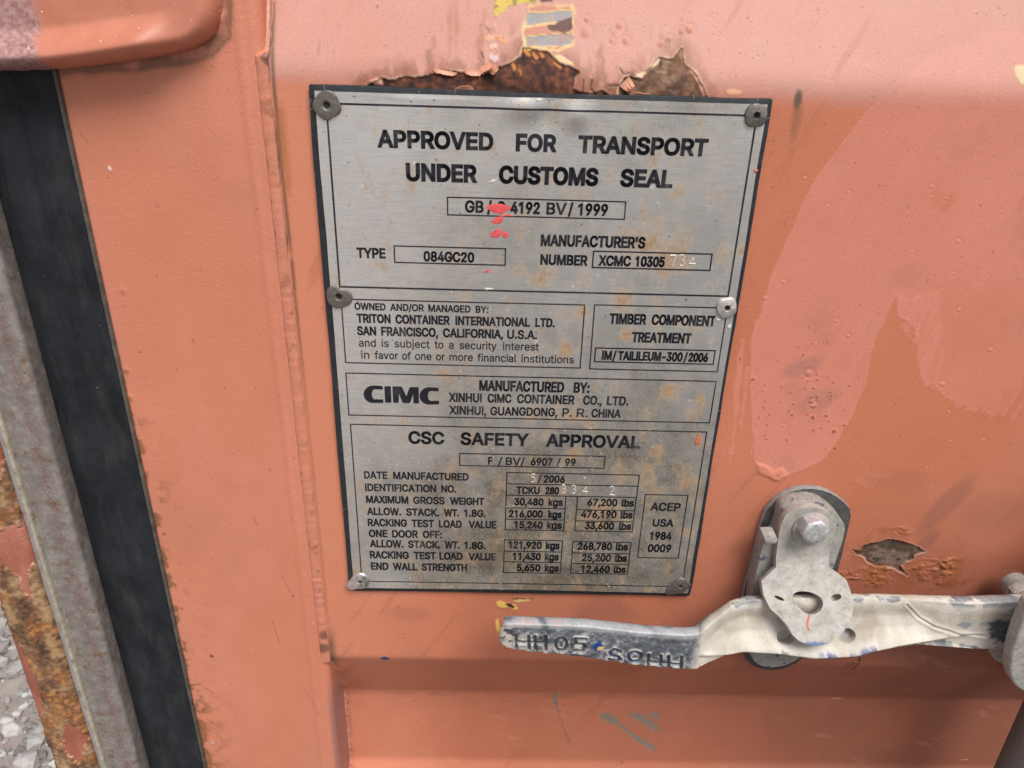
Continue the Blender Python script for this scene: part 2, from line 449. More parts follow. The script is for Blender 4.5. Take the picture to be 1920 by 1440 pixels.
# glyph outlines: character -> (advance, closed loops) in 1/1000 em
GLYPHS={"'":(206,[[78,318,70,509,136,509,128,318]]),
',':(188,[[38,-119,68,71,137,71,84,-119]]),
'-':(453,[[337,244,337,188,114,188,114,244]]),
'.':(188,[[95,-4,78,-1,63,9,53,24,50,41,53,59,63,73,78,83,95,87,113,83,128,73,138,59,141,41,138,24,128,9,113,-1]]),
'/':(249,[[235,533,71,-76,14,-76,178,533]]),
'0':(453,[[227,-7,199,-5,174,1,151,11,130,24,111,41,95,62,80,86,69,113,61,138,55,164,51,192,49,222,48,254,49,286,51,316,55,344,61,370,69,395,81,422,95,447,112,467,130,484,151,498,174,508,200,514,227,516,254,514,279,508,302,498,323,484,342,467,358,447,372,422,384,395,392,370,398,344,402,316,404,286,405,254,404,222,402,192,398,164,392,138,384,113,373,86,359,62,342,41,323,24,302,11,279,1,254,-5],[227,50,250,52,271,60,290,74,303,87,313,103,323,122,330,144,336,168,340,194,343,223,344,254,343,285,340,314,336,341,330,365,323,387,313,405,303,422,290,435,271,449,250,457,227,460,203,457,182,449,163,435,151,422,140,405,131,387,123,365,117,341,113,314,110,285,109,254,110,223,113,194,117,168,123,144,131,122,140,103,151,87,163,74,182,60,203,52]]),
'1':(453,[[276,509,276,0,212,0,212,448,209,448,86,358,86,427,198,509]]),
'2':(453,[[64,0,64,47,234,229,282,282,294,298,303,312,311,327,316,341,319,356,320,371,319,389,315,405,308,419,298,431,287,441,273,449,258,455,241,458,224,460,205,458,188,454,172,447,159,438,148,427,139,413,132,398,128,381,127,362,66,362,67,384,71,405,77,424,86,442,102,464,121,482,143,496,162,505,182,511,203,514,225,516,247,514,268,511,288,505,306,497,328,482,346,465,361,445,372,423,379,398,381,372,380,354,377,336,371,318,363,299,351,280,336,259,267,180,153,60,153,57,389,57,389,0]]),
'3':(453,[[218,-7,195,-6,173,-3,152,2,133,10,108,22,88,38,70,57,57,79,48,104,44,132,109,132,112,115,118,100,126,87,137,76,150,66,165,59,182,54,200,51,219,50,239,51,258,55,275,61,291,69,304,80,315,93,323,108,328,125,329,145,328,163,323,180,316,196,306,211,292,223,275,234,254,241,229,246,201,248,157,248,157,299,288,448,288,452,70,452,70,509,372,509,372,461,211,278,211,289,239,290,264,288,287,284,308,276,327,265,344,253,359,239,371,222,381,205,387,186,392,166,393,145,392,123,387,103,380,84,370,66,358,50,344,36,327,23,309,12,288,4,266,-2,243,-6]]),
'4':(453,[[40,105,40,158,247,509,311,509,109,166,109,163,413,163,413,105],[282,0,282,121,282,146,282,318,343,318,343,0]]),
'5':(453,[[221,-7,199,-6,178,-2,159,3,140,11,118,25,99,41,83,60,71,82,63,105,60,130,122,130,125,115,130,102,138,89,148,78,160,68,173,60,188,54,204,51,221,50,241,51,259,56,276,64,291,75,304,89,314,104,322,122,326,141,328,162,326,183,321,203,314,221,303,237,290,251,275,262,257,270,238,275,218,277,201,276,184,273,167,268,152,262,139,255,128,246,67,253,96,509,366,509,366,452,151,452,134,301,136,301,148,311,162,318,178,325,194,330,212,333,229,334,252,332,274,328,294,321,313,311,330,299,345,285,358,269,370,251,379,231,386,210,390,187,391,163,390,139,385,117,379,95,369,76,357,57,343,41,327,27,309,15,289,6,268,-1,245,-5]]),
'6':(453,[[226,-7,203,-5,182,-1,161,5,142,15,125,26,109,40,96,56,84,74,75,94,69,115,65,138,64,162,65,187,71,212,80,239,89,261,102,285,118,311,137,340,252,509,322,509,151,261,145,261,154,275,165,288,179,299,196,307,214,312,235,314,257,313,278,309,298,303,316,295,337,280,355,262,370,240,378,221,384,201,388,180,389,157,388,134,384,112,377,92,368,73,356,55,343,39,327,26,310,14,291,5,271,-2,249,-6],[226,48,245,50,263,55,279,63,293,73,304,86,314,101,322,119,326,137,327,157,326,178,322,196,314,213,304,228,293,241,279,251,263,259,245,264,226,265,207,264,190,259,174,252,160,241,148,229,138,214,131,197,126,179,125,158,126,138,131,119,138,102,148,86,160,73,174,63,190,55,207,50]]),
'7':(453,[[97,0,323,448,323,452,62,452,62,509,391,509,391,449,165,0]]),
'8':(453,[[226,-7,201,-6,178,-2,156,3,136,11,111,25,91,42,74,62,62,84,54,109,52,135,53,156,58,176,65,195,75,212,87,228,101,241,117,252,134,260,153,265,153,267,129,276,109,289,93,308,80,330,73,354,70,380,73,405,79,429,90,450,106,469,124,485,146,498,164,506,184,511,204,514,226,516,248,514,269,511,288,506,306,498,328,485,346,469,361,450,373,429,379,405,382,380,379,354,372,330,359,308,343,289,323,276,300,267,300,265,319,260,335,252,351,241,365,228,377,212,387,195,395,176,399,156,401,135,398,109,391,84,378,62,362,42,341,25,317,11,296,3,275,-2,251,-6],[226,49,248,50,267,54,285,60,300,69,313,79,323,91,331,106,335,121,337,139,335,157,330,173,322,189,312,202,298,213,283,223,265,230,247,234,226,235,206,234,187,230,169,223,154,213,140,202,130,189,122,173,117,157,115,139,117,121,121,106,129,91,139,79,152,69,167,60,185,54,205,50],[226,290,244,291,260,294,274,300,287,308,298,318,307,330,314,344,318,359,319,376,318,392,314,407,308,420,299,432,288,442,275,449,260,455,244,459,226,460,208,459,192,455,177,449,164,442,153,432,145,420,138,407,134,392,133,376,134,359,138,344,145,330,154,318,165,308,178,300,193,294,209,291]]),
'9':(453,[[226,516,249,514,271,510,291,503,310,494,328,482,343,468,356,452,368,434,377,414,384,393,388,371,389,347,387,322,382,296,373,270,363,248,350,224,334,197,315,168,200,0,130,0,301,248,307,248,299,234,287,221,273,210,257,202,238,196,218,195,195,196,175,199,155,206,137,214,116,229,98,247,83,269,74,287,68,307,65,329,64,352,65,375,69,397,75,417,85,436,96,454,110,469,125,483,143,494,162,504,182,510,203,514],[226,460,207,459,190,454,174,446,160,435,148,423,138,407,131,390,127,372,125,352,127,331,131,313,138,295,148,280,160,268,174,257,190,250,207,245,226,243,245,245,263,249,279,257,293,267,305,280,314,295,322,312,326,330,327,350,326,371,322,390,314,407,305,422,293,435,279,446,263,454,245,459]]),
':':(188,[[95,-4,78,-1,63,9,53,24,50,41,53,59,63,73,78,83,95,87,113,83,128,73,138,59,141,41,138,24,128,9,113,-1],[95,271,78,274,63,284,53,299,50,316,53,334,63,349,78,359,95,362,113,359,128,349,138,334,141,316,138,299,128,284,113,274]]),
'A':(480,[[16,0,201,509,276,509,463,0,395,0,287,302,264,372,232,478,245,478,213,371,191,302,85,0],[110,142,110,199,370,199,370,142]]),
'B':(456,[[60,0,60,509,241,509,266,508,289,504,310,499,329,491,350,477,367,461,381,442,390,421,396,398,398,374,397,353,393,336,387,320,378,307,368,295,356,286,343,278,329,272,315,267,315,262,331,260,347,254,363,245,378,234,391,220,402,203,411,184,416,161,418,136,416,111,410,88,400,67,386,48,368,31,344,18,324,10,301,4,275,1,247,0],[125,57,245,57,272,58,296,63,315,70,330,80,344,96,353,115,355,137,354,153,350,169,342,184,333,197,320,209,306,218,289,225,269,229,248,231,125,231],[125,285,238,285,256,287,273,290,288,296,302,304,314,314,323,326,330,340,335,355,336,372,333,393,326,412,313,429,294,442,270,449,240,452,125,452]]),
'C':(510,[[267,-7,242,-6,217,-2,194,5,171,13,150,25,131,39,113,55,97,73,82,93,70,115,59,140,51,166,45,193,41,223,40,254,41,285,45,315,51,343,59,369,70,393,82,415,97,436,113,454,131,470,150,484,171,495,194,504,217,510,242,514,267,516,293,514,317,511,340,504,362,496,383,485,402,471,419,456,435,438,448,418,459,397,467,373,473,348,408,348,404,365,397,380,389,395,380,407,369,418,357,428,344,437,330,444,315,449,300,453,284,455,267,456,245,454,223,450,203,443,184,432,166,419,150,403,137,385,125,364,116,340,109,314,105,285,103,254,105,223,109,194,116,168,125,145,137,123,151,105,166,89,184,76,203,66,223,59,245,54,267,53,284,54,300,56,315,60,330,65,344,72,357,81,369,90,380,102,389,114,397,128,404,144,408,160,473,160,467,135,459,112,448,91,435,71,420,53,402,38,383,24,363,13,341,5,317,-2,293,-6]]),
'D':(502,[[219,0,96,0,96,57,215,57,244,58,272,63,296,70,318,81,337,94,354,110,368,128,379,149,388,172,394,198,398,226,399,255,398,285,394,312,388,337,379,361,368,381,354,399,338,415,320,428,299,438,275,446,249,450,221,452,93,452,93,509,225,509,254,507,281,504,307,498,331,489,353,478,377,461,399,441,418,418,433,391,444,367,451,342,457,315,460,286,462,255,460,224,457,195,451,168,443,142,433,119,421,97,406,77,390,60,371,44,351,31,328,20,303,11,277,5,249,1],[125,509,125,0,60,0,60,509]]),
'E':(419,[[60,0,60,509,372,509,372,452,125,452,125,286,355,286,355,229,125,229,125,57,375,57,375,0]]),
'F':(410,[[60,0,60,509,369,509,369,452,125,452,125,278,346,278,346,221,125,221,125,0]]),
'G':(520,[[269,-7,242,-6,217,-2,193,5,171,14,149,25,130,39,112,55,96,73,82,93,69,116,59,140,51,166,45,194,41,223,40,254,41,285,45,315,51,343,59,369,69,393,82,415,96,436,112,454,129,470,149,484,170,495,192,504,215,510,239,514,265,516,291,514,316,510,340,504,363,494,384,483,403,469,421,453,436,436,449,416,460,395,468,373,474,349,408,349,402,365,395,379,387,393,378,406,368,417,356,427,344,436,330,443,315,448,300,453,283,455,265,456,243,454,222,450,202,443,183,432,166,419,150,404,137,385,125,364,116,340,109,314,105,285,103,254,105,223,109,194,116,168,125,145,137,124,151,105,166,90,184,76,203,66,224,59,246,54,269,53,296,55,322,61,345,71,365,85,382,102,396,123,404,141,410,160,414,180,415,202,434,199,283,199,283,256,478,256,478,200,476,170,471,141,463,115,451,91,436,69,419,50,399,33,377,19,352,8,326,0,298,-5]]),
'H':(517,[[60,0,60,509,125,509,125,289,392,289,392,509,457,509,457,0,392,0,392,232,125,232,125,0]]),
'I':(185,[[60,0,60,509,125,509,125,0]]),
'J':(396,[[185,-7,153,-4,124,3,98,15,75,33,60,50,48,70,40,92,35,118,33,145,33,173,98,173,98,145,100,117,108,93,122,74,139,61,160,53,185,50,209,53,230,61,248,74,261,93,269,117,272,145,272,509,336,509,336,145,335,118,330,92,321,70,309,50,294,33,271,15,246,3,217,-4]]),
'K':(467,[[104,145,104,216,139,261,174,303,212,344,364,509,448,509,231,276,228,276],[60,0,60,509,125,509,125,334,124,225,125,193,125,0],[372,0,188,259,228,309,449,0]]),
'L':(393,[[60,0,60,509,125,509,125,57,361,57,361,0]]),
'M':(628,[[60,0,60,509,152,509,277,187,287,159,299,123,311,84,322,49,307,49,318,83,330,121,342,158,352,187,476,509,568,509,568,0,504,0,504,291,504,327,505,369,506,413,507,457,513,457,498,409,482,363,467,322,456,291,342,0,286,0,170,291,159,321,145,361,129,408,112,457,119,457,120,416,121,372,122,328,122,291,122,0]]),
'N':(523,[[60,0,60,509,136,509,343,183,363,151,388,107,414,55,405,54,401,108,399,157,399,195,399,509,463,509,463,0,387,0,202,290,177,331,148,381,108,452,119,454,122,384,124,328,125,291,125,0]]),
'O':(533,[[267,-7,241,-6,217,-2,194,5,171,13,150,25,131,39,113,55,97,73,82,93,70,115,59,140,51,166,45,193,41,223,40,254,41,285,45,315,51,343,59,369,70,393,82,415,97,436,113,454,131,470,150,484,171,495,194,504,217,510,241,514,267,516,293,514,317,510,340,504,363,495,384,484,403,470,421,454,437,436,451,415,464,393,474,369,482,343,488,315,492,285,493,254,492,223,488,193,482,166,474,140,464,115,451,93,437,73,421,55,403,39,384,25,363,13,340,5,317,-2,293,-6],[267,53,289,54,310,59,330,66,349,76,367,89,383,105,396,123,408,144,418,168,425,194,429,223,430,254,429,286,425,314,418,341,408,365,396,386,383,404,367,420,349,433,330,443,310,450,289,454,267,456,245,454,223,450,203,443,184,433,167,420,151,404,137,385,125,364,116,340,109,314,105,285,103,254,105,223,109,194,116,168,125,144,137,123,151,105,167,89,184,76,203,66,223,59,245,54]]),
'P':(445,[[96,509,235,509,263,507,289,503,312,497,332,487,350,476,366,462,379,447,390,430,398,411,404,391,407,370,409,348,407,325,404,304,398,284,390,265,379,248,366,233,350,219,332,207,312,198,289,191,263,187,235,186,109,186,109,242,233,242,257,244,279,248,297,256,312,266,324,279,333,294,339,310,343,328,344,348,343,367,339,385,333,402,324,416,312,428,297,439,279,446,257,451,232,452,96,452],[60,0,60,509,125,509,125,0]]),
'R':(449,[[96,509,236,509,264,507,290,504,313,497,333,489,356,473,376,455,390,433,399,415,405,395,408,374,409,352,408,330,405,309,399,290,390,271,376,250,356,232,333,217,312,209,289,203,264,199,236,198,96,198,96,255,234,255,258,256,280,260,298,267,313,276,325,287,334,300,340,316,344,333,345,352,344,371,340,389,334,405,325,419,313,430,298,440,279,446,258,451,233,452,96,452],[60,0,60,509,125,509,125,0],[353,0,230,229,303,229,428,0]]),
'S':(447,[[224,-9,197,-8,172,-4,149,1,128,9,108,19,91,31,76,45,64,60,54,77,46,96,41,115,38,137,104,137,108,118,114,102,123,88,136,76,150,66,166,59,185,53,204,50,224,49,246,50,267,54,286,60,303,69,317,79,329,92,338,106,344,122,346,139,344,154,340,168,332,179,322,189,310,197,296,205,245,222,184,239,154,249,128,260,105,274,86,289,71,307,60,326,54,348,52,372,54,400,62,425,75,448,87,463,102,476,119,488,138,498,158,506,180,511,203,514,227,516,252,514,275,511,296,505,316,498,340,484,360,468,377,449,390,427,398,403,401,378,337,378,332,402,320,421,302,437,286,447,267,453,247,457,225,459,204,457,185,454,167,448,152,440,139,430,129,418,121,405,117,391,115,376,117,359,122,345,131,334,142,324,155,315,169,308,212,293,264,279,312,264,328,256,344,248,359,238,372,226,384,213,395,198,402,180,407,161,408,139,406,112,399,87,386,64,374,48,360,34,343,21,323,11,302,2,278,-4,252,-8]]),
'T':(449,[[32,452,32,509,417,509,417,452,257,452,257,0,193,0,193,452]]),
'U':(517,[[259,-8,230,-7,203,-2,177,5,154,15,133,28,114,43,98,60,85,80,74,101,66,124,62,148,60,173,60,509,124,509,124,178,126,155,132,133,141,113,153,95,169,80,187,68,208,59,232,53,259,52,285,53,309,59,331,68,349,80,364,95,377,113,385,133,391,155,393,178,393,509,457,509,457,173,456,148,451,124,443,101,433,80,419,60,403,43,384,28,363,15,340,5,315,-2,288,-7]]),
'V':(480,[[204,0,16,509,84,509,192,206,215,137,248,31,235,31,267,138,290,206,395,509,463,509,278,0]]),
'W':(686,[[155,0,16,509,82,509,163,196,175,145,187,94,197,40,189,40,200,94,211,145,224,196,306,509,380,509,462,196,474,145,486,94,497,40,488,40,499,94,510,145,523,196,603,509,670,509,530,0,455,0,368,323,351,391,336,475,350,475,335,395,318,323,230,0]]),
'X':(474,[[18,0,217,284,217,236,29,509,104,509,178,400,204,361,223,329,243,292,232,292,252,329,272,361,298,400,374,509,446,509,259,239,259,287,456,0,382,0,292,129,268,165,250,195,230,231,244,231,225,196,206,166,182,129,91,0]]),
'Y':(472,[[203,0,203,208,16,509,91,509,192,344,222,292,250,230,224,230,251,293,280,344,381,509,455,509,268,208,268,0]]),
'a':(389,[[160,-9,137,-7,115,-3,94,5,76,15,60,29,48,45,38,63,32,84,30,108,32,128,36,146,43,161,53,174,64,184,78,193,92,200,108,206,125,211,178,220,234,227,252,230,265,235,273,243,276,255,276,257,275,272,272,285,267,297,256,311,240,322,227,327,212,330,196,331,178,330,163,327,149,322,132,313,118,301,107,288,100,274,41,291,51,313,64,331,79,346,95,358,114,368,133,375,153,380,173,383,194,384,239,379,255,375,271,369,286,360,300,350,312,336,322,320,330,301,335,278,337,251,337,0,277,0,277,52,272,52,252,25,242,16,229,8,215,1,199,-4,181,-7],[170,45,192,47,211,51,228,59,242,68,254,80,263,93,270,108,274,122,276,138,276,190,259,182,231,176,200,171,175,168,134,159,117,150,103,139,95,124,92,105,94,87,102,72,114,61,130,52,142,48,156,46]]),
'b':(424,[[229,-8,208,-7,189,-3,172,4,159,12,147,21,138,31,118,59,112,59,112,0,53,0,53,509,114,509,114,319,118,319,137,346,147,355,158,364,171,373,188,379,207,383,229,384,252,383,274,378,294,371,313,361,330,347,345,332,359,313,370,293,379,270,385,245,389,218,390,189,389,160,385,133,379,108,370,84,359,64,346,45,330,29,313,16,294,5,274,-2,252,-7],[220,47,242,49,262,55,279,66,294,80,306,97,316,117,323,139,327,163,328,189,327,215,323,239,316,261,307,281,295,298,280,311,262,322,243,328,220,330,198,328,178,322,161,312,147,299,134,282,125,263,118,241,114,216,113,189,114,162,118,138,125,115,135,95,147,78,162,65,179,55,198,49]]),
'c':(396,[[207,-8,182,-7,159,-2,137,6,117,16,98,30,82,46,68,64,56,85,46,108,40,133,36,159,34,187,36,216,40,243,46,268,56,291,68,312,82,330,98,346,117,360,137,371,159,378,182,383,207,384,226,384,243,381,260,377,276,371,291,364,305,356,318,346,330,335,340,322,349,308,356,293,362,277,303,262,290,289,270,311,242,325,207,330,184,328,163,321,145,310,130,296,118,278,108,258,102,236,98,212,96,187,98,163,102,139,108,117,118,97,130,80,145,66,163,55,184,49,207,46,243,52,271,66,292,89,304,117,363,102,357,86,350,70,341,56,331,43,319,32,306,21,292,12,277,5,261,-1,244,-5,226,-7]]),
'd':(424,[[195,-8,172,-7,151,-2,130,5,111,16,94,29,79,45,66,64,55,84,46,108,39,133,35,160,34,189,35,218,39,245,46,270,55,293,66,313,79,332,95,347,112,361,131,371,151,378,173,383,196,384,218,383,237,379,253,373,267,364,278,355,287,346,306,319,311,319,311,509,372,509,372,0,313,0,313,59,307,59,287,31,277,21,266,12,252,4,236,-3,217,-7],[205,47,226,49,246,55,263,65,278,78,290,95,299,115,306,138,310,162,312,189,310,216,306,241,300,263,290,282,278,299,263,312,246,322,227,328,205,330,182,328,162,322,145,311,130,298,118,281,108,261,102,239,98,215,96,189,98,163,102,139,109,117,118,97,130,80,145,66,162,55,182,49]]),
'e':(404,[[212,-8,185,-7,161,-2,138,6,117,16,98,30,82,46,68,64,56,85,46,108,40,132,35,159,34,187,35,215,39,242,46,267,55,290,67,311,81,329,97,346,115,359,135,370,157,378,180,383,205,384,226,383,246,380,266,374,285,366,303,355,319,341,334,324,347,305,357,282,363,263,368,242,370,219,371,194,371,169,75,169,75,221,338,221,310,202,308,226,304,248,298,269,288,286,277,301,263,314,246,323,227,328,205,330,183,328,164,323,146,313,131,301,119,286,109,270,102,251,97,231,96,211,96,178,98,151,102,127,110,106,121,88,135,73,151,61,169,53,190,48,212,46,227,47,241,49,254,53,271,61,285,73,297,88,306,105,365,91,358,72,348,55,335,39,320,26,302,14,283,4,261,-3,237,-7]]),
'f':(254,[[228,379,228,327,6,327,6,379],[81,0,81,432,82,452,87,470,96,486,107,499,120,510,135,519,152,525,169,529,187,530,222,527,243,521,227,468,215,472,195,474,178,472,164,468,154,460,147,449,143,435,142,419,142,0]]),
'g':(425,[[207,-151,180,-149,156,-146,134,-140,114,-132,97,-122,82,-110,70,-97,59,-84,51,-69,101,-41,122,-66,136,-78,154,-88,169,-93,187,-96,207,-97,236,-95,261,-87,282,-75,298,-58,308,-34,311,-6,311,68,306,68,287,41,277,32,266,23,252,16,236,10,217,6,195,5,173,6,152,10,132,17,113,27,95,39,80,53,67,71,55,90,46,112,39,136,35,163,34,191,35,220,39,246,46,271,55,293,66,314,80,332,95,347,112,361,131,371,152,378,173,383,196,384,218,383,237,379,253,373,267,365,279,356,288,346,308,319,313,319,313,379,372,379,372,-9,371,-32,367,-54,360,-73,350,-90,334,-109,314,-124,291,-136,271,-142,251,-147,229,-150],[205,59,227,61,246,66,264,75,278,87,290,103,300,121,307,142,311,166,312,193,311,219,307,242,300,264,291,283,279,299,264,312,247,322,227,328,205,330,182,328,163,322,145,312,130,298,118,282,109,262,102,241,98,218,96,193,98,167,102,144,109,123,118,104,131,88,145,76,163,66,183,61]]),
'h':(410,[[114,227,114,0,53,0,53,509,114,509,114,287,102,287,112,312,124,332,137,349,152,362,175,374,200,382,227,384,252,383,275,377,295,369,313,356,328,340,341,321,348,304,353,285,356,264,357,240,357,0,296,0,296,235,293,263,286,286,273,304,256,318,235,326,210,329,192,328,176,324,161,317,147,308,136,297,126,283,119,266,115,248]]),
'i':(167,[[53,0,53,379,114,379,114,0],[84,443,67,446,54,455,44,468,41,483,44,499,54,512,67,521,84,524,100,521,114,512,123,499,126,483,123,468,114,455,100,446]]),
'j':(167,[[53,379,114,379,114,-30,112,-52,108,-72,102,-90,92,-106,80,-119,65,-129,47,-137,27,-141,4,-143,-10,-143,-10,-87,2,-87,18,-85,31,-80,40,-72,47,-61,51,-46,53,-29],[83,443,67,446,53,455,44,468,41,483,44,499,53,512,67,521,83,524,100,521,114,512,123,499,126,483,123,468,114,455,100,446]]),
'k':(381,[[110,137,110,212,121,212,284,379,360,379,184,199,177,199],[53,0,53,509,114,509,114,0],[294,0,148,186,191,229,372,0]]),
'l':(189,[[139,-2,112,0,91,8,74,20,62,37,55,59,53,84,53,509,114,509,114,99,115,77,120,62,130,54,146,52,160,53,170,54,181,3,162,-1]]),
'm':(610,[[53,0,53,379,112,379,112,295,108,295,114,314,122,331,132,346,144,358,158,368,172,376,187,382,203,385,219,386,245,383,268,375,287,361,303,342,314,320,321,295,312,295,318,312,326,329,337,343,350,356,364,366,381,375,398,381,417,385,437,386,458,385,478,380,497,372,514,361,529,346,541,328,550,307,555,283,557,255,557,0,496,0,496,254,493,279,485,298,473,313,456,323,438,329,419,330,402,329,387,326,374,320,363,312,353,302,345,290,340,277,336,263,335,247,335,0,274,0,274,260,272,280,265,297,253,311,238,322,220,328,199,330,185,329,171,326,158,320,145,312,135,302,126,289,119,274,115,257,114,238,114,0]]),
'n':(410,[[114,227,114,0,53,0,53,379,112,379,112,287,102,287,112,312,124,332,137,349,152,362,175,374,200,382,227,384,252,383,275,377,295,369,313,356,328,340,341,321,348,304,353,285,356,264,357,240,357,0,296,0,296,235,293,263,286,286,273,304,256,318,235,326,210,329,192,328,176,324,161,317,147,308,136,297,126,283,119,266,115,248]]),
'o':(415,[[207,-8,182,-7,159,-2,137,6,117,16,98,30,82,46,68,64,56,85,46,108,40,133,36,159,34,187,36,216,40,243,46,268,56,291,68,312,82,330,98,346,117,360,137,371,159,378,182,383,207,384,233,383,256,378,278,371,299,360,317,346,333,330,347,312,359,291,369,268,376,243,380,216,381,187,380,159,376,133,369,108,359,85,347,64,333,46,317,30,299,16,278,6,256,-2,233,-7],[207,46,231,49,252,55,270,66,285,80,298,97,307,117,314,139,318,163,319,187,318,212,314,236,307,258,298,278,285,296,270,310,252,321,231,328,207,330,184,328,163,321,145,310,130,296,118,278,108,258,102,236,98,212,96,187,98,163,102,139,108,117,118,97,130,80,145,66,163,55,184,49]]),
'r':(259,[[53,0,53,379,112,379,112,321,115,321,124,339,137,354,152,367,171,377,191,383,213,385,229,384,243,384,243,322,230,324,207,326,190,324,174,321,159,315,146,306,135,296,126,284,119,269,115,254,114,237,114,0]]),
's':(365,[[182,-8,157,-7,133,-3,112,3,93,12,76,24,62,38,50,54,41,73,36,94,94,107,101,87,111,72,124,60,141,52,160,47,181,45,206,47,227,53,244,62,258,74,265,88,268,103,265,121,254,136,243,144,229,150,212,155,149,170,125,177,104,186,87,196,72,208,58,227,50,249,47,274,49,295,55,314,65,332,79,347,95,360,115,370,137,378,161,383,187,384,212,383,234,379,254,372,271,363,286,352,299,339,309,324,318,308,324,290,268,277,262,291,254,304,243,316,228,325,210,331,187,333,166,331,147,326,131,317,119,305,111,292,109,277,112,258,124,243,136,235,152,229,172,223,229,209,254,202,275,194,292,183,306,171,320,153,328,131,331,107,329,85,323,65,312,47,298,31,281,18,260,6,236,-2,210,-7]]),
't':(227,[[204,379,204,327,6,327,6,379],[65,471,126,471,126,98,128,76,136,61,150,53,170,50,185,51,202,54,213,2,192,-3,168,-4,145,-3,125,2,107,10,92,21,77,41,68,64,65,93]]),
'u':(410,[[182,-5,158,-3,135,2,115,11,97,23,82,39,69,59,62,76,57,95,54,116,53,139,53,379,114,379,114,144,116,117,124,94,137,75,154,61,175,53,200,50,218,51,234,55,249,62,263,71,274,83,283,97,290,113,295,132,296,153,296,379,357,379,357,0,298,0,298,92,307,92,297,67,286,47,272,30,257,17,234,5,209,-3]]),
'v':(389,[[163,0,17,379,84,379,165,155,187,87,206,21,184,21,203,87,224,155,305,379,371,379,226,0]]),
'y':(389,[[47,-139,61,-86,71,-87,88,-90,104,-89,118,-84,130,-74,138,-64,145,-51,151,-36,163,-1,17,379,84,379,165,155,187,87,206,21,184,21,202,87,224,155,305,379,371,379,204,-58,196,-77,187,-93,177,-107,165,-119,153,-128,139,-136,125,-141,109,-144,91,-145,65,-143]])}
# ------------------------------------------------------------------ ground
gm = bpy.data.meshes.new('ground')
gm.from_pydata([(-40, -40, 0), (40, -40, 0), (40, 40, 0), (-40, 40, 0)], [], [(0, 1, 2, 3)])
ground = put('ground', gm, M['ground']); ground['kind'] = 'structure'
rm_ = bpy.data.meshes.new('added_apron')
rm_.from_pydata([(-0.22, -7, 0.004), (6, -7, 0.004), (6, -0.02, 0.004), (-0.22, -0.02, 0.004)], [], [(0, 1, 2, 3)])
added_apron = put('added_apron', rm_, M['unseen_apron']); added_apron['kind'] = 'structure'  # dark apron added out of view to cut light bounced off the ground
def scatter_stones():
    rng = np.random.default_rng(7)
    bm0 = bmesh.new(); bmesh.ops.create_icosphere(bm0, subdivisions=1, radius=1.0)
    bv = np.array([v.co[:] for v in bm0.verts]); bf = np.array([[v.index for v in f.verts] for f in bm0.faces]); bm0.free()
    vs = []; fs = []; n = 0
    for i in range(11000):
        # loose gravel lying along the foot of the container, denser where the photograph looks down on it
        x = rng.normal(-0.78, 0.55); x = x if x < -0.24 else -0.24 - abs(x + 0.24); y = rng.normal(0.35, 0.6)
        dens = fbm(np.array([x * 1000.]), np.array([y * 1000.]), 180, 3, 60)[0]
        if dens < 0.40 and rng.random() < 0.8: continue
        r = 0.006 * math.exp(rng.normal(0, 0.6)); r = min(r, 0.024)
        q = bv * (1 + 0.28 * rng.normal(size=(len(bv), 1)))
        q = q * np.array([1.0, rng.uniform(.65, 1.0), rng.uniform(.45, .8)]) * r
        a = rng.uniform(0, 6.28); ca, sa = math.cos(a), math.sin(a)
        q = np.c_[q[:, 0] * ca - q[:, 1] * sa, q[:, 0] * sa + q[:, 1] * ca, q[:, 2]]
        vs.append(q + [x, y, r * .3]); fs.append(bf + n); n += len(bv)
    me = bpy.data.meshes.new('gravel')
    me.from_pydata(np.concatenate(vs).tolist(), [], np.concatenate(fs).tolist())
    o = put('gravel', me, M['stone'])
    o['kind'] = 'stuff'; o['label'] = 'pale loose gravel stones on the dirt beside the rusty corner post'; o['category'] = 'gravel'
scatter_stones()

# ------------------------------------------------------------------ container: door panel
W0 = 3.5
KN = [(-400, W0), (-228, W0), (-155, 39.5), (-78, 39.5), (-6, W0), (381, W0), (452, 39.5), (531, 39.5), (604, W0), (990, W0), (1063, 39.5), (1140, 39.5), (1213, W0), (1400, W0)]
_vv = np.arange(-420, 1420, 0.5)
_pp = np.interp(_vv, [k[0] for k in KN], [k[1] for k in KN])
def _box(a, mm):
    n = int(mm / 0.5) | 1
    return np.convolve(np.pad(a, n // 2, mode='edge'), np.ones(n) / n, 'valid')
_soft = _box(_box(_pp, 11), 9); _hard = _box(_box(_pp, 5), 4)
_k = sst(150, 250, _vv)
_prof = _soft * (1 - _k) + _hard * _k
def prof(v): return np.interp(v, _vv, _prof)
def UPS(px, py):
    w = W0
    for _ in range(12):
        u, v = UP(px, py, w); w = 0.5 * w + 0.5 * float(prof(v))
    return u, v
def PX(*pts): return [UPS(a, b) for a, b in pts]

container = thing('shipping_container', 'terracotta red shipping container end with peeling paint, rust spots and a black rubber door seal', 'container', -120, 1295, 60)

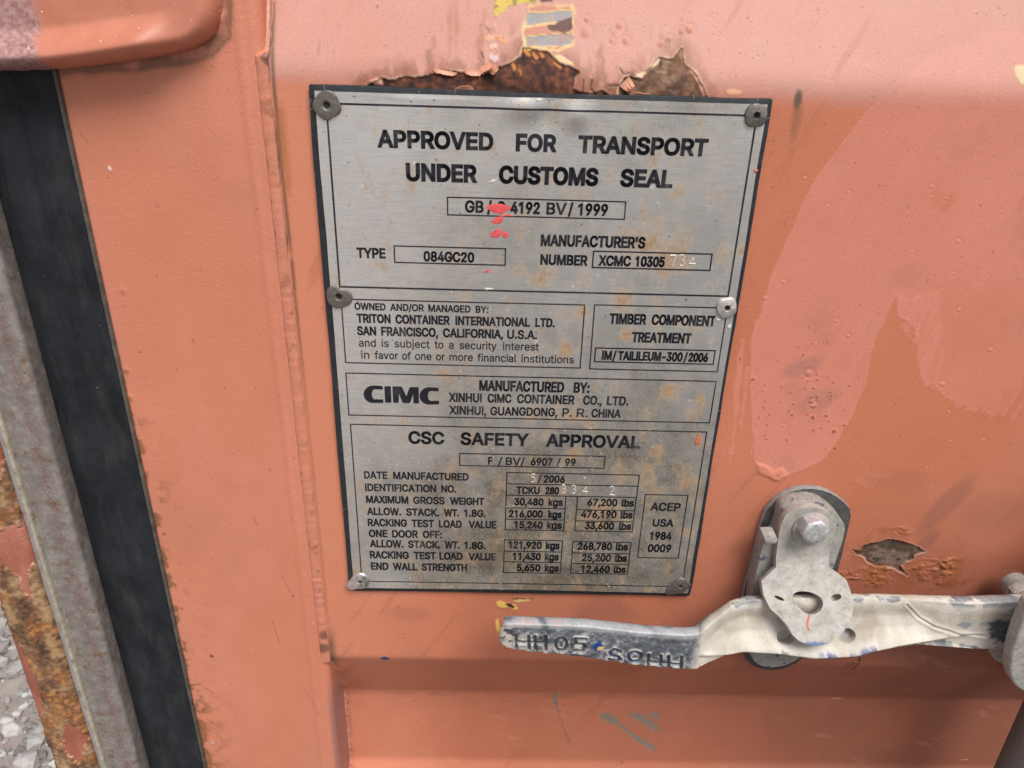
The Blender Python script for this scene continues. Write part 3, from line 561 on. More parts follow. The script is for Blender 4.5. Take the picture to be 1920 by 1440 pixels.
us = np.concatenate([np.arange(-19.5, 560, 0.62), np.arange(565, 900, 15.)])
vs_ = np.concatenate([np.arange(-400, -58, 8.), np.arange(-56, 552, 0.62), np.arange(556, 1290, 8.)])
UU, VV = np.meshgrid(us, vs_)
U = UU.ravel(); V = VV.ravel()
H = np.zeros(U.shape, np.float32)            # outward relief in mm
lowf = fbm(U, V, 120, 4, 1); midf = fbm(U, V, 22, 5, 5); finef = fbm(U, V, 4.5, 4, 9)
C = np.empty((len(U), 3), np.float32)
C[:] = (0.490, 0.163, 0.090)
C *= (0.93 + 0.14 * lowf)[:, None] * (0.95 + 0.10 * midf)[:, None]
R_ = np.full(U.shape, 0.50, np.float32)
H += 0.25 * (lowf - 0.5) + 0.05 * (midf - .5)
# weathered, chalked paint on the upper slope, with the sky's sheen put into its colour
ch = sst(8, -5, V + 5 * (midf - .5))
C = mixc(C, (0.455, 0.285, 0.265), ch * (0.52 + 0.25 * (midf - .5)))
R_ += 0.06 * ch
# chalky haze left of the plate / under it
C = mixc(C, (0.52, 0.195, 0.125), sst(0.42, 0.72, fbm(U, V * .5, 60, 4, 21)) * .45 * (1 - ch))
# lower panel: grimier; lower-right shade and brighter left put into the colour
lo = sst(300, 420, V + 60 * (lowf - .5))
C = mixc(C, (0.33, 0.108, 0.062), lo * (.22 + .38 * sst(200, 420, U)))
C = mixc(C, (0.25, 0.085, 0.052), np.clip(sst(170, 400, U + 90 * (lowf - .5)) * sst(190, 400, V + 70 * (midf - .5)) * .75 + sst(200, 260, V) * .12, 0, .8) * sst(30, 110, U))  # soft shade towards the lower right, painted into the colour
C = mixc(C, (0.592, 0.216, 0.130), sst(85, 0, U + 30 * (midf - .5)) * .75 * (1 - .95 * ch))  # brighter light on the left side, painted into the colour
grime_shade = sst(0.42, 0.66, fbm(U, V, 70, 5, 33) + .10 * sst(250, 420, U)) * sst(250, 360, V)
C = mixc(C, (0.22, 0.080, 0.052), grime_shade * (.12 + .45 * sst(220, 420, U)))
# fine scuffs and rain-washed dirt lines over the whole sheet
scf = sst(.66, .76, fbm(U * .5 + .3 * V, V * .05 - .02 * U, 3.2, 4, 37)) * sst(.45, .6, lowf)
C = mixc(C, (0.30, 0.105, 0.06), scf * .28)
scf = sst(.68, .78, fbm(U * .12 + .2 * V, V * .7 - .3 * U, 6, 4, 39)) * sst(.5, .64, midf)
C = mixc(C, (0.58, 0.27, 0.19), scf * .18)
# dark smudge above the handle grip and a diagonal one right of the keeper
for (a, b, ru, rv, s, rot) in ((1130, 1150, 26, 17, .32, 0.0), (1085, 1168, 12, 9, .15, 0), (1770, 950, 9, 30, .42, .45), (1735, 1020, 6, 16, .45, .5), (1480, 1150, 20, 30, .18, 0), (1640, 1290, 60, 14, .15, 0), (770, 1150, 20, 8, .2, 0), (1690, 900, 22, 9, .12, 0), (1860, 960, 25, 20, .2, 0)):
    cu, cv = UPS(a, b); x = U - cu; y = V - cv
    d = np.sqrt(((x * math.cos(rot) + y * math.sin(rot)) / ru) ** 2 + ((y * math.cos(rot) - x * math.sin(rot)) / rv) ** 2) + .7 * (midf - .5)
    C = mixc(C, (0.19, 0.085, 0.065), sst(1.15, .5, d) * s)

# ---- fresh salmon repaint brushed on at the right
rp = PX((1562, 292), (1521, 347), (1486, 425), (1447.6, 507), (1426, 584), (1408, 627), (1406, 687), (1406, 752), (1411, 817), (1416, 872), (1426, 892), (1443, 896), (1456, 901), (1474, 892), (1512, 879), (1542, 864), (1572, 825), (1598, 782), (1622, 726), (1630, 670), (1641, 636), (1680, 556), (1684, 593), (1714, 614), (1723, 687), (1732, 730), (1749, 722), (1770, 748), (1813, 769), (1856, 784), (1895, 780), (1922, 713), (2010, 640), (2060, 260), (2060, 60), (1850, 60), (1740, 110), (1670, 165), (1615, 220))
brush = fbm(U * 1.0 + .25 * V, V * 0.09, 2.6, 3, 41)
wn = (fbm(U, V, 7, 4, 45) - .5)
ragg = sst(460, 330, V) * 0
d = poly_sdf(U, V, rp, 40)
bottomrag = sst(355, 385, U) * 6.0
dd = d + wn * 2.0 + (brush - .5) * (1.2 + 2.2 * bottomrag)
rm = sst(0.5, -0.3, dd)
topfade = sst(-10, 10, V + 12 * (midf - .5)) * (1 - .40 * sst(325, 350, U) * sst(60, 120, V))
rm = rm * (0.25 + .75 * topfade)
thin = sst(0.60, 0.72, fbm(U + .2 * V, V * .55, 26, 5, 51) + .06 * (brush - .5)) * sst(300, 330, U)
rm2 = rm * (1 - .6 * thin) * (.82 + .36 * (midf - .5))
pink = np.empty_like(C); pink[:] = (0.580, 0.218, 0.158)
pink *= (0.96 + .08 * fbm(U, V, 30, 3, 55))[:, None] * (0.97 + .06 * brush)[:, None]
blu = sst(0.66, 0.80, fbm(U - .3 * V, V, 24, 4, 61)) * .25
pink = pink * (1 - blu[:, None]) + np.array((0.36, 0.17, 0.15), np.float32) * blu[:, None]
for (a, b, ru, rv, s, rot) in ((1505, 690, 16, 7, .5, -.4), (1535, 750, 15, 8, .42, -.5), (1485, 730, 9, 7, .2, 0), (1700, 520, 10, 8, .2, 0)):
    cu, cv = UPS(a, b); x = U - cu; y = V - cv
    q = np.sqrt(((x * math.cos(rot) + y * math.sin(rot)) / ru) ** 2 + ((y * math.cos(rot) - x * math.sin(rot)) / rv) ** 2) + .9 * (midf - .5)
    k_ = sst(1.1, .4, q) * s
    pink = pink * (1 - k_[:, None]) + np.array((0.28, 0.14, 0.135), np.float32) * k_[:, None]
C = C * (1 - rm2[:, None]) + pink * rm2[:, None]
H += rm * (.08 + .10 * (brush - .5)) + .13 * np.exp(-((dd + 1.0) / .8) ** 2) * topfade
R_ = R_ * (1 - .5 * rm) + .36 * .5 * rm
# half-dry brush streaks between the two lobes
dr = poly_sdf(U, V, PX((1682, 560), (1760, 545), (1766, 690), (1758, 735), (1728, 725), (1712, 650), (1690, 615)), 10)
st_ = sst(.50, .60, fbm(U + .05 * V, V * .045, 1.5, 3, 65) + .12 * sst(150, 60, V - 60) - .05)
m_ = sst(1.5, -2, dr + 4 * (midf - .5)) * st_
C = mixc(C, (0.58, 0.22, 0.155), m_ * .75); H += .14 * m_
# thick run of paint at the lower end of the repaint
d = poly_sdf(U, V, PX((1418, 868), (1424, 888), (1441, 894), (1452, 901), (1462, 902), (1478, 891), (1466, 876), (1450, 884), (1440, 874)), 10)
H += .9 * sst(1.2, -1.6, d + .5 * wn)
C = mixc(C, (0.56, 0.205, 0.14), sst(.6, -.4, d + .5 * wn))
# thin drips left of the repaint
for pts, wd in ((((1392, 640), (1382, 720), (1376, 800), (1372, 850)), 3.2), (((1402, 690), (1392, 770), (1388, 800)), 2.4), (((1410, 800), (1408, 850)), 1.2), (((1366, 800), (1369, 880)), 1.0)):
    d = line_sdf(U, V, PX(*pts), 12) + 3.0 * (fbm(U, V * .5, 4, 4, 71) - .5)
    m_ = sst(wd * .6, wd * .2, d)
    C = mixc(C, (0.58, 0.21, 0.14), m_ * .8); H += .15 * m_
# pinholes and blisters in the repaint
rng = np.random.default_rng(12)
def spots(n, gen, col, rad, hgt, strength=1.0):
    global C, H
    for i in range(n):
        a, b = gen(); cu, cv = UPS(a, b); r = rad * math.exp(rng.normal(0, .35))
        sel = np.where((abs(U - cu) < 3 * r + 1) & (abs(V - cv) < 3 * r + 1))[0]
        if not len(sel): continue
        q = np.hypot(U[sel] - cu, (V[sel] - cv)) / r
        k_ = sst(1.25, .55, q) * strength
        C[sel] = C[sel] * (1 - k_[:, None]) + np.asarray(col, np.float32) * k_[:, None]
        H[sel] += hgt * np.exp(-q ** 2) - (hgt * .6) * np.exp(-(q - 1.4) ** 2 * 3)
spots(46, lambda: (rng.normal(1525, 32), rng.normal(745, 60)), (0.30, 0.10, 0.06), .65, -.35)
spots(16, lambda: (rng.normal(1430, 8), rng.normal(780, 40)), (0.30, 0.10, 0.06), .5, -.3)
spots(60, lambda: (rng.uniform(1420, 1900), rng.uniform(330, 880)), (0.63, 0.25, 0.18), .6, .3, .5)
spots(70, lambda: (rng.uniform(700, 1900), rng.uniform(0, 140)), (0.20, 0.075, 0.05), .4, 0, .6)
spots(60, lambda: (rng.uniform(640, 1700), rng.uniform(1130, 1430)), (0.14, 0.06, 0.04), .5, 0, .7)
spots(40, lambda: (rng.uniform(640, 1700), rng.uniform(1130, 1430)), (0.58, 0.36, 0.28), .45, .1, .5)
spots(10, lambda: (rng.normal(1190, 60), rng.normal(70, 25)), (0.42, 0.13, 0.07), 1.2, .35, .5)
spots(1, lambda: (1293, 55), (0.5, 0.17, 0.1), 2.2, .6, .4)
for a, b in ((1522, 752), (1526, 760), (1516, 700), (1590, 630)):
    spots(1, lambda: (a, b), (0.55, 0.2, 0.14), 1.6, .5, .3)

# ---- rust patches where the paint has peeled away
rustc = np.empty_like(C)
rn1 = fbm(U, V, 2.4, 4, 81); rn2 = fbm(U, V, 9, 5, 86); rn3 = fbm(U * .35, V, 1.4, 3, 91)
def ramp3(x, stops):
    xs_ = [s[0] for s in stops]
    return np.stack([np.interp(x, xs_, [s[1][i] for s in stops]) for i in range(3)], -1).astype(np.float32)
rust_dark = ramp3(.5 * rn1 + .3 * rn2 + .2 * rn3, [(.30, (.018, .009, .008)), (.46, (.062, .022, .015)), (.57, (.120, .040, .022)), (.68, (.22, .08, .035)), (.8, (.36, .18, .09))])
rust_grey = ramp3(.45 * rn1 + .3 * rn2 + .25 * rn3, [(.28, (.034, .017, .012)), (.45, (.098, .050, .032)), (.58, (.180, .100, .064)), (.72, (.30, .20, .135))])
jag = 2.2 * (fbm(U, V, 6, 5, 95) - .5) + .8 * (finef - .5)
rust_brown = ramp3(.45 * rn1 + .35 * rn2 + .2 * finef, [(.30, (.022, .011, .008)), (.45, (.070, .036, .023)), (.56, (.125, .070, .046)), (.70, (.22, .14, .10))])
def rust(poly, colour, halo=.75, lift=.6, edge=(0.70, 0.50, 0.40), rough=1.0):
    global C, H, R_
    d = poly_sdf(U, V, poly, 22) + jag * rough
    hal = sst(11, 0.5, d + 7 * (midf - .5)) * sst(.38, .62, fbm(U, V * .6, 5, 4, 99) + .12 * sst(8, 0, d))
    C = mixc(C, (0.235, 0.085, 0.045), hal * halo)
    H += lift * np.exp(-np.clip(d, 0, 40) / 1.6) * (d > 0)
    e_ = sst(1.1, .35, np.abs(d - .35) * 1.3) * sst(.35, .55, rn2)
    C = mixc(C, edge, e_ * .55)
    m_ = sst(.25, -.2, d)
    C = C * (1 - m_[:, None]) + colour * m_[:, None]
    H = H * (1 - m_) + m_ * (-.85 + .4 * (rn1 - .5) + .3 * (rn2 - .5))
    R_ = R_ * (1 - m_) + .85 * m_
    # dark slit of shadowed, undercut metal right under the upper lip
    return d
rust(PX((690, 160), (713, 147), (740, 148.7), (765, 143.4), (800, 143.4), (829, 134.5), (868, 133.9), (878, 141.6), (892, 141.6), (906, 134.5), (925, 128), (942, 124), (963, 113), (975.7, 106), (981, 90), (1006, 92.8), (1025, 96), (1034, 106), (1048, 117), (1066, 122), (1080, 127.5), (1087, 137), (1077, 145), (1075, 166), (1091, 173), (1112, 177), (1130, 172), (1145, 181), (1145, 215), (700, 200)), rust_dark)
rust(PX((1160, 168), (1163, 159), (1172, 145), (1183, 143.4), (1204, 148.7), (1211, 131), (1236, 110), (1261, 111.5), (1271.5, 99), (1278.6, 88.5), (1282, 120), (1303, 136), (1314, 156), (1328, 181), (1325, 205), (1160, 205)), rust_grey, .5)
def cream(poly, col=(0.66, 0.50, 0.36), h=.25, k_=.9, jg=1.0):
    global C, H
    d = poly_sdf(U, V, poly, 8) + jag * jg * .8
    m_ = sst(.4, -.3, d) * k_
    C = mixc(C, col, m_); H += h * m_
cream(PX((1204, 148), (1186, 143), (1200, 137), (1212, 133), (1222, 122), (1236, 111), (1232, 120), (1214, 134)), (0.70, 0.50, 0.34))
cream(PX((1274, 104), (1277, 90), (1281, 92), (1281, 116)), (0.36, 0.25, 0.12))
cream(PX((1284, 121), (1304, 134), (1316, 156), (1330, 182), (1320, 180), (1309, 157), (1298, 138)), (0.66, 0.32, 0.24), .4)
cream(PX((692, 152), (705, 145), (716, 148), (718, 160), (706, 158)), (0.68, 0.36, 0.27), .5)
cream(PX((1036, 108), (1048, 116), (1062, 120), (1078, 124), (1075, 116), (1062, 110), (1050, 104)), (0.66, 0.43, 0.22), .3)
# scraped strip above: bare blue-grey primer, yellow edges, rust
sp = poly_sdf(U, V, PX((990, 8), (1072, 12), (1076, 45), (1075, 82), (1040, 92), (985, 92), (980, 60), (984, 30)), 14) + jag * 1.7
row = V + .10 * (U - 110) + 1.6 * (fbm(U * .35, V, 9, 4, 103) - .5)
rows = .5 + .32 * np.sin((row + 3.0 * (fbm(U * .3, V, 12, 3, 109) - .5)) * 2 * np.pi / 11.0 + 1.0) * (.4 + .6 * sst(-34, -24, V)) + .5 * (fbm(U * .16, row, 5.0, 3, 107) - .5)
m_ = sst(.5, -.4, sp)
yel = np.exp(-((sp + .3) / .8) ** 2) * sst(.35, .55, rn2 + .1) + np.exp(-((rows - .50) / .05) ** 2) * m_
gr = m_ * sst(.47, .53, rows)
C = mixc(C, (0.225, 0.235, 0.245), gr * (.55 + .6 * sst(.35, .6, rn1)).clip(0, .95)); C = mixc(C, (0.33, 0.19, 0.15), gr * sst(.54, .66, rn2) * .7)
C = mixc(C, (0.42, 0.15, 0.095), m_ * sst(.50, .44, rows) * .7)
C = mixc(C, (0.66, 0.45, 0.17), np.clip(yel, 0, 1) * .85 * sst(.30, .55, rn1 + .08))
rs = poly_sdf(U, V, PX((1024, 48), (1072, 34), (1075, 54), (1060, 60), (1030, 58)), 6) + jag
C = mixc(C, (0.085, 0.03, 0.018), sst(.4, -.4, rs)); H += -.30 * gr + .15 * np.clip(yel, 0, 1)
ye = poly_sdf(U, V, PX((928, 0), (955, -14), (1010, -10), (1010, 5), (985, 6), (960, 8), (945, 20), (928, 32), (926, 14)), 8) + jag * 1.2
C = mixc(C, (0.52, 0.37, 0.055), sst(.5, -.4, ye) * sst(.32, .5, rn2 + .12)); H += .25 * sst(.5, -.4, ye) * rn1
C = mixc(C, (0.16, 0.12, 0.03), sst(.5, -.4, ye) * sst(.50, .66, rn1) * .8)
rs = poly_sdf(U, V, PX((1008, -6), (1038, -8), (1036, 4), (1014, 4)), 6) + jag
C = mixc(C, (0.11, 0.03, 0.02), sst(.4, -.4, rs))
for a, b, c_ in ((920, 50, (.48, .32, .30)), (926, 55, (.42, .2, .15)), (917, 72, (.56, .33, .18)), (922, 87, (.6, .40, .33)), (929, 108, (.55, .40, .42)), (942, 73, (.56, .25, .1)), (915, 47, (.44, .22, .17))):
    cu, cv = UPS(a, b); q = np.hypot((U - cu) / 2.6, (V - cv) / 1.3) + 3.2 * (rn1 - .5)
    C = mixc(C, c_, sst(1.0, .6, q) * .8); H += .25 * sst(1.2, .6, q)
for yy, xa, xb in ((96, 985, 1000), (100, 1000, 1012), (97, 1012, 1024), (118, 1040, 1060), (120, 962, 968), (132, 975, 980)):
    d = line_sdf(U, V, PX((xa, yy), ((xa + xb) / 2, yy + 8)), 5) + 1.6 * (rn1 - .5)
    C = mixc(C, (0.55, 0.22, 0.06), sst(1.1, .2, d) * .8)
# brush scratches left of the scrape and soot-like drip specks above the rust
sm = sst(.60, .78, fbm(U, V * .22, 5, 4, 111)) * sst(-45, -28, V) * sst(2, -8, V) * np.exp(-((U - 78) / 16) ** 2)
C = mixc(C, (0.30, 0.11, 0.06), sm * .7)
sm = sst(.64, .80, fbm(U, V * .4, 6, 4, 115)) * sst(-34, -20, V) * sst(5, 0, V) * sst(-15, 20, U) * sst(215, 170, U)
C = mixc(C, (0.20, 0.08, 0.04), sm * .55)
# cracks in the flaking paint
for pts in (((1162, 128), (1168, 138), (1180, 137), (1192, 142)), ((1094, 150), (1093, 172)), ((1110, 150), (1108, 165), (1114, 174)), ((902, 98), (908, 112), (906, 122)), ((1174, 158), (1160, 160), (1140, 160))):
    d = line_sdf(U, V, PX(*pts), 4) + .5 * (rn1 - .5)
    C = mixc(C, (0.04, 0.015, 0.01), sst(.55, .15, d) * .85); H -= .3 * sst(.6, .2, d)
    H += .3 * np.exp(-(d / 2.2) ** 2)

# ---- rust hole with blistered paint at the right of the keeper
bl = np.zeros_like(H)
for (a, b, ru, rv) in ((1690, 1075, 34, 10), (1770, 1060, 26, 9), (1680, 996, 12, 4), (1700, 1092, 36, 7), (1600, 1078, 12, 5), (1800, 1078, 15, 8)):
    cu, cv = UPS(a, b)
    bl = np.maximum(bl, sst(1.15, .5, np.hypot((U - cu) / ru, (V - cv) / rv) + .9 * (midf - .5)))
bn = fbm(U + .25 * V, V * 1.6, 4.6, 4, 121)
bn2 = np.abs(fbm(U + .3 * V, V * 1.9, 6.5, 4, 126) - .5) * 2
H += bl * sst(.35, .6, midf + .2 * (rn2 - .5)) * (1.2 * sst(.50, .68, bn) + .9 * (1 - sst(0, .20, bn2)))
C = mixc(C, (0.30, 0.10, 0.05), bl * sst(.5, .36, bn) * .55)
C = mixc(C, (0.17, 0.055, 0.026), bl * sst(.66, .74, rn2 + .1 * bn) * .7)
rust(PX((1599, 1031), (1613, 1033), (1619, 1023), (1639, 1017), (1667, 1011), (1690, 1014), (1708, 1020), (1724, 1025), (1734, 1035), (1712, 1041), (1712, 1049), (1698, 1053), (1688, 1062), (1702, 1079), (1689, 1072), (1678, 1065), (1659, 1062), (1643, 1061), (1627, 1053), (1615, 1041), (1605, 1040)), rust_brown, .35, .5, (.55, .35, .27), .7)
d = poly_sdf(U, V, PX((1625, 1038), (1650, 1030), (1700, 1038), (1712, 1046), (1690, 1060), (1650, 1060), (1630, 1050)), 4) + jag * .6
C = mixc(C, (0.175, 0.125, 0.105), sst(.4, -.6, d) * .6 * sst(.3, .5, rn1)); H += .3 * sst(.5, -.3, d)
d = poly_sdf(U, V, PX((1640, 1019), (1667, 1013), (1708, 1022), (1728, 1032), (1700, 1034), (1655, 1030)), 4) + jag * .7
C = mixc(C, (0.050, 0.034, 0.024), sst(.5, -.5, d) * .7)
# orange weeping streaks under the blisters
wk = sst(.55, .72, fbm(U, V * .16, 6, 3, 131)) * bl
C = mixc(C, (0.30, 0.100, 0.036), np.clip(wk * .7 + .4 * bl * sst(.4, .6, midf), 0, .8))
for (a, b, ru, rv) in ((1600, 1245, 8, 4), (1590, 1262, 10, 3)):
    cu, cv = UPS(a, b); q = np.hypot((U - cu) / ru, (V - cv) / rv) + 1.5 * (rn2 - .5)
    H += .7 * sst(1, .5, q) * bn; C = mixc(C, (.13, .05, .03), sst(.9, .5, q) * .5)
d = line_sdf(U, V, PX((1612, 1232), (1610, 1244), (1600, 1254), (1592, 1258)), 4) + .4 * (rn1 - .5)
C = mixc(C, (.02, .01, .008), sst(.7, .2, d))
# dark worn spot with a run below it, right of the plate
cu, cv = UPS(1496, 186); q = np.hypot((U - cu) / 2.3, (V - cv) / 5.2) + 1.1 * (rn2 - .5)
C = mixc(C, (0.085, 0.062, 0.048), sst(1.25, .55, q) * .9); H += .5 * sst(1.2, .4, q) * rn1
cu, cv = UPS(1492, 226); q = np.hypot((U - cu - .02 * (V - cv)) / 3.4, (V - cv) / 15) + .8 * (rn2 - .5)
C = mixc(C, (0.19, 0.09, 0.05), sst(1.1, .2, q) * .55)
cream(PX((1902, 128), (1910, 122), (1926, 124), (1926, 158), (1914, 158), (1904, 142)), (0.58, 0.46, 0.26), .3, .9, .7)
cream(PX((1362, 172), (1372, 168), (1390, 172), (1385, 178), (1366, 177)), (0.68, 0.37, 0.21), .35, .8)
# ---- scraped bare-grey marks on the lower recessed panel and scratches on the slope
def scrape(poly, col=(0.215, 0.165, 0.135), jg=.7):
    global C, H
    d = poly_sdf(U, V, poly, 5) + jag * jg + 1.2 * (rn1 - .5)
    m_ = sst(.35, -.2, d)
    C = mixc(C, col, m_ * .95); H -= .12 * m_
scrape(PX((1124, 1338), (1140, 1337), (1157, 1345), (1160, 1354), (1204, 1386), (1229, 1398), (1226, 1410), (1195, 1391), (1158, 1360), (1140, 1356), (1125, 1345)))
scrape(PX((1176, 1339), (1198, 1335), (1218, 1349), (1233, 1360), (1232, 1373), (1207, 1357), (1186, 1346)))
scrape(PX((1213, 1338), (1236, 1334), (1233, 1351), (1222, 1345)))
scrape(PX((1036, 1303), (1042, 1298), (1045, 1308), (1044, 1322), (1038, 1322)))
def scratch(pts, wd, col, s=.85):
    global C
    d = line_sdf(U, V, PX(*pts), 5) + 1.0 * (rn1 - .5)
    C = mixc(C, col, sst(wd, wd * .3, d) * s * sst(.25, .45, rn2 + .06))
g_ = (0.16, 0.115, 0.095)
for pts, wd in ((((1040, 1310), (1050, 1345), (1062, 1378), (1071, 1398)), .65), (((1143, 1304.6), (1175, 1291), (1200, 1284)), .55), (((1217, 1277), (1259, 1263)), .6), (((1127, 1267), (1151, 1262)), .55), (((1201, 1306), (1235, 1296), (1248, 1288)), .8), (((1008, 1270), (1026, 1262)), .5), (((1060, 1376), (1067, 1377)), 1.0), (((1054, 1322), (1058, 1322)), .9), (((990, 1318), (940, 1315)), .5), (((860, 1316), (905, 1319)), .5)):
    scratch(pts, wd, g_)
scratch(((1640, 1275), (1600, 1300), (1568, 1330), (1550, 1370), (1545, 1420)), 1.0, (0.20, 0.075, 0.045), .5)
for pts in (((830, 1285), (855, 1287)), ((1700, 1295), (1712, 1292)), ((1560, 1310), (1580, 1311)), ((1800, 1425), (1815, 1424)), ((668, 1306), (672, 1305))):
    scratch(pts, .6, (0.58, 0.34, 0.26), .7)
# chips below the plate, blue paint tick
cream(PX((930, 1129), (938, 1126), (946, 1130), (955, 1131), (966, 1134), (971, 1141), (966, 1144), (956, 1139), (944, 1140), (934, 1138)), (0.62, 0.40, 0.10), .35, 1.0, .5)
rs = poly_sdf(U, V, PX((947, 1131), (958, 1131), (966, 1137), (962, 1140), (952, 1137)), 4) + jag * .4
C = mixc(C, (0.06, 0.02, 0.012), sst(.3, -.3, rs))
cream(PX((962, 1127), (975, 1122), (1000, 1122), (990, 1127), (972, 1130)), (0.62, 0.40, 0.16), .3, 1.0, .5)
scratch(((960, 1123), (1000, 1122)), .8, (0.06, 0.02, 0.012))
cream(PX((929, 1163), (934, 1160), (937, 1178), (934, 1186), (930, 1178)), (0.62, 0.42, 0.10), .3, 1.0, .3)
cream(PX((713, 1233), (720, 1231), (730, 1233), (728, 1237), (716, 1236)), (0.012, 0.045, 0.17), .1, 1.0, .25)
scratch(((640, 1306), (655, 1300)), .5, (.1, .05, .03))
# uneven darker line along the bottom fold of the recess
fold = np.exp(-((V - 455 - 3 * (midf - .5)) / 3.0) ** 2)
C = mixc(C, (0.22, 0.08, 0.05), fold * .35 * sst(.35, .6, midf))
# dirty crack line where the sheet meets the weld
cr = np.exp(-((U + 17.0 - .6 * (fbm(V, V * 0, 20, 3, 141) - .5)) / 1.0) ** 2)
C = mixc(C, (0.10, 0.055, 0.035), cr * sst(.30, .55, fbm(V, U * 0 + 3, 18, 4, 145) + .1) * (.3 + .55 * sst(190, 90, V)))
ru = np.exp(-((U + 15) / 2.2) ** 2) * sst(5, 15, V) * sst(70, 45, V)
C = mixc(C, (0.33, 0.115, 0.03), ru * .6 * sst(.4, .6, rn2 + .1))
ru = np.exp(-((U + 16.5) / 3) ** 2) * sst(345, 372, V) * sst(400, 384, V)
C = mixc(C, (0.14, 0.075, 0.045), ru * .8); H -= .4 * ru

PW = prof(V) - H * .9
P = np.stack([U, V, PW], -1).reshape(len(vs_), len(us), 3)
me = grid_mesh('door_panel', P)
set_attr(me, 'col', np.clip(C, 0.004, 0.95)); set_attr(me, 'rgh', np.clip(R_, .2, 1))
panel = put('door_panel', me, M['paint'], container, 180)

# loose curled paint flakes at the lips of the bare metal
def flake(px, py, ln, wd, curl, ang, lift=.8, label=None):
    cu, cv = UPS(px, py); w0 = float(prof(cv)) - lift
    nu, nv = 14, 12
    P = np.zeros((nv, nu, 3)); ca, sa = math.cos(ang), math.sin(ang)
    rngf = np.random.default_rng(int(px))
    edge = rngf.uniform(-.12, .12, nu)
    for j in range(nv):
        t = j / (nv - 1)
        for i in range(nu):
            s = i / (nu - 1) - .5
            x = s * wd * (1 - .35 * t * t) ; y = t * ln * (1 + edge[i])
            a = curl * t
            yy = ln * math.sin(a) / curl if curl else y
            zz = ln * (1 - math.cos(a)) / curl if curl else 0
            yy *= (1 + edge[i])
            P[j, i] = (cu + x * ca - yy * sa, cv + x * sa + yy * ca, w0 - zz - .6 * (1 - 4 * s * s) * t)
    me = grid_mesh('paint_flake', P)
    me = apply_mods('paint_flake', me, [('SOLIDIFY', dict(thickness=.00035, offset=0))])
    return put('paint_flake', me, M['flake'], panel, 60)
flake(909, 120, 8.0, 6.5, 2.3, -.5)
flake(920, 126, 5.0, 5.0, 1.6, -.9, .7)
flake(888, 130, 3.0, 9, .5, 0.1)
flake(1170, 152, 5.5, 6, .9, -.8)
flake(835, 132, 2.0, 12, .5, .15, .3)
flake(870, 171, 2.6, 10, .5, 3.0, .4)
flake(1200, 183, 2.5, 12, .6, 3.2, .4)

# ------------------------------------------------------------------ container: door frame tube, weld, seal
def strip_grid(name, prof_uw, v0, v1, dv, colfun=None, relief=None, mat=None, parent=None, smooth=180):
    vv = np.arange(v0, v1, dv)
    pw = np.array(prof_uw)
    nv, nu = len(vv), len(pw)
    Ug = np.tile(pw[:, 0], (nv, 1)); Wg = np.tile(pw[:, 1], (nv, 1)); Vg = np.tile(vv[:, None], (1, nu))
    u, v = Ug.ravel(), Vg.ravel()
    t = np.gradient(pw[:, 0]), np.gradient(pw[:, 1])
    ln = np.hypot(*t) + 1e-9
    nu_, nw_ = np.tile(t[1] / ln, (nv, 1)).ravel(), np.tile(-t[0] / ln, (nv, 1)).ravel()
    h = relief(u, v, Wg.ravel()) if relief is not None else 0 * u
    P = np.stack([u + nu_ * h, v, Wg.ravel() + nw_ * h], -1).reshape(nv, nu, 3)
    me = grid_mesh(name, P)
    if colfun is not None:
        c, r = colfun(u, v, Wg.ravel())
        set_attr(me, 'col', np.clip(c, .004, .95)); set_attr(me, 'rgh', r)
    return put(name, me, mat, parent, smooth)
def dense(poly, step):
    """resample a (u,w) polyline with rounded feel"""
    out = []
    for a, b in zip(poly[:-1], poly[1:]):
        n = max(1, int(math.hypot(b[0] - a[0], b[1] - a[1]) / step))
        out += [(a[0] + (b[0] - a[0]) * i / n, a[1] + (b[1] - a[1]) * i / n) for i in range(n)]
    return out + [poly[-1]]
def arc(cu, cw, r, a0, a1, n=8):
    return [(cu + r * math.cos(math.radians(a0 + (a1 - a0) * i / n)), cw + r * math.sin(math.radians(a0 + (a1 - a0) * i / n))) for i in range(n + 1)]
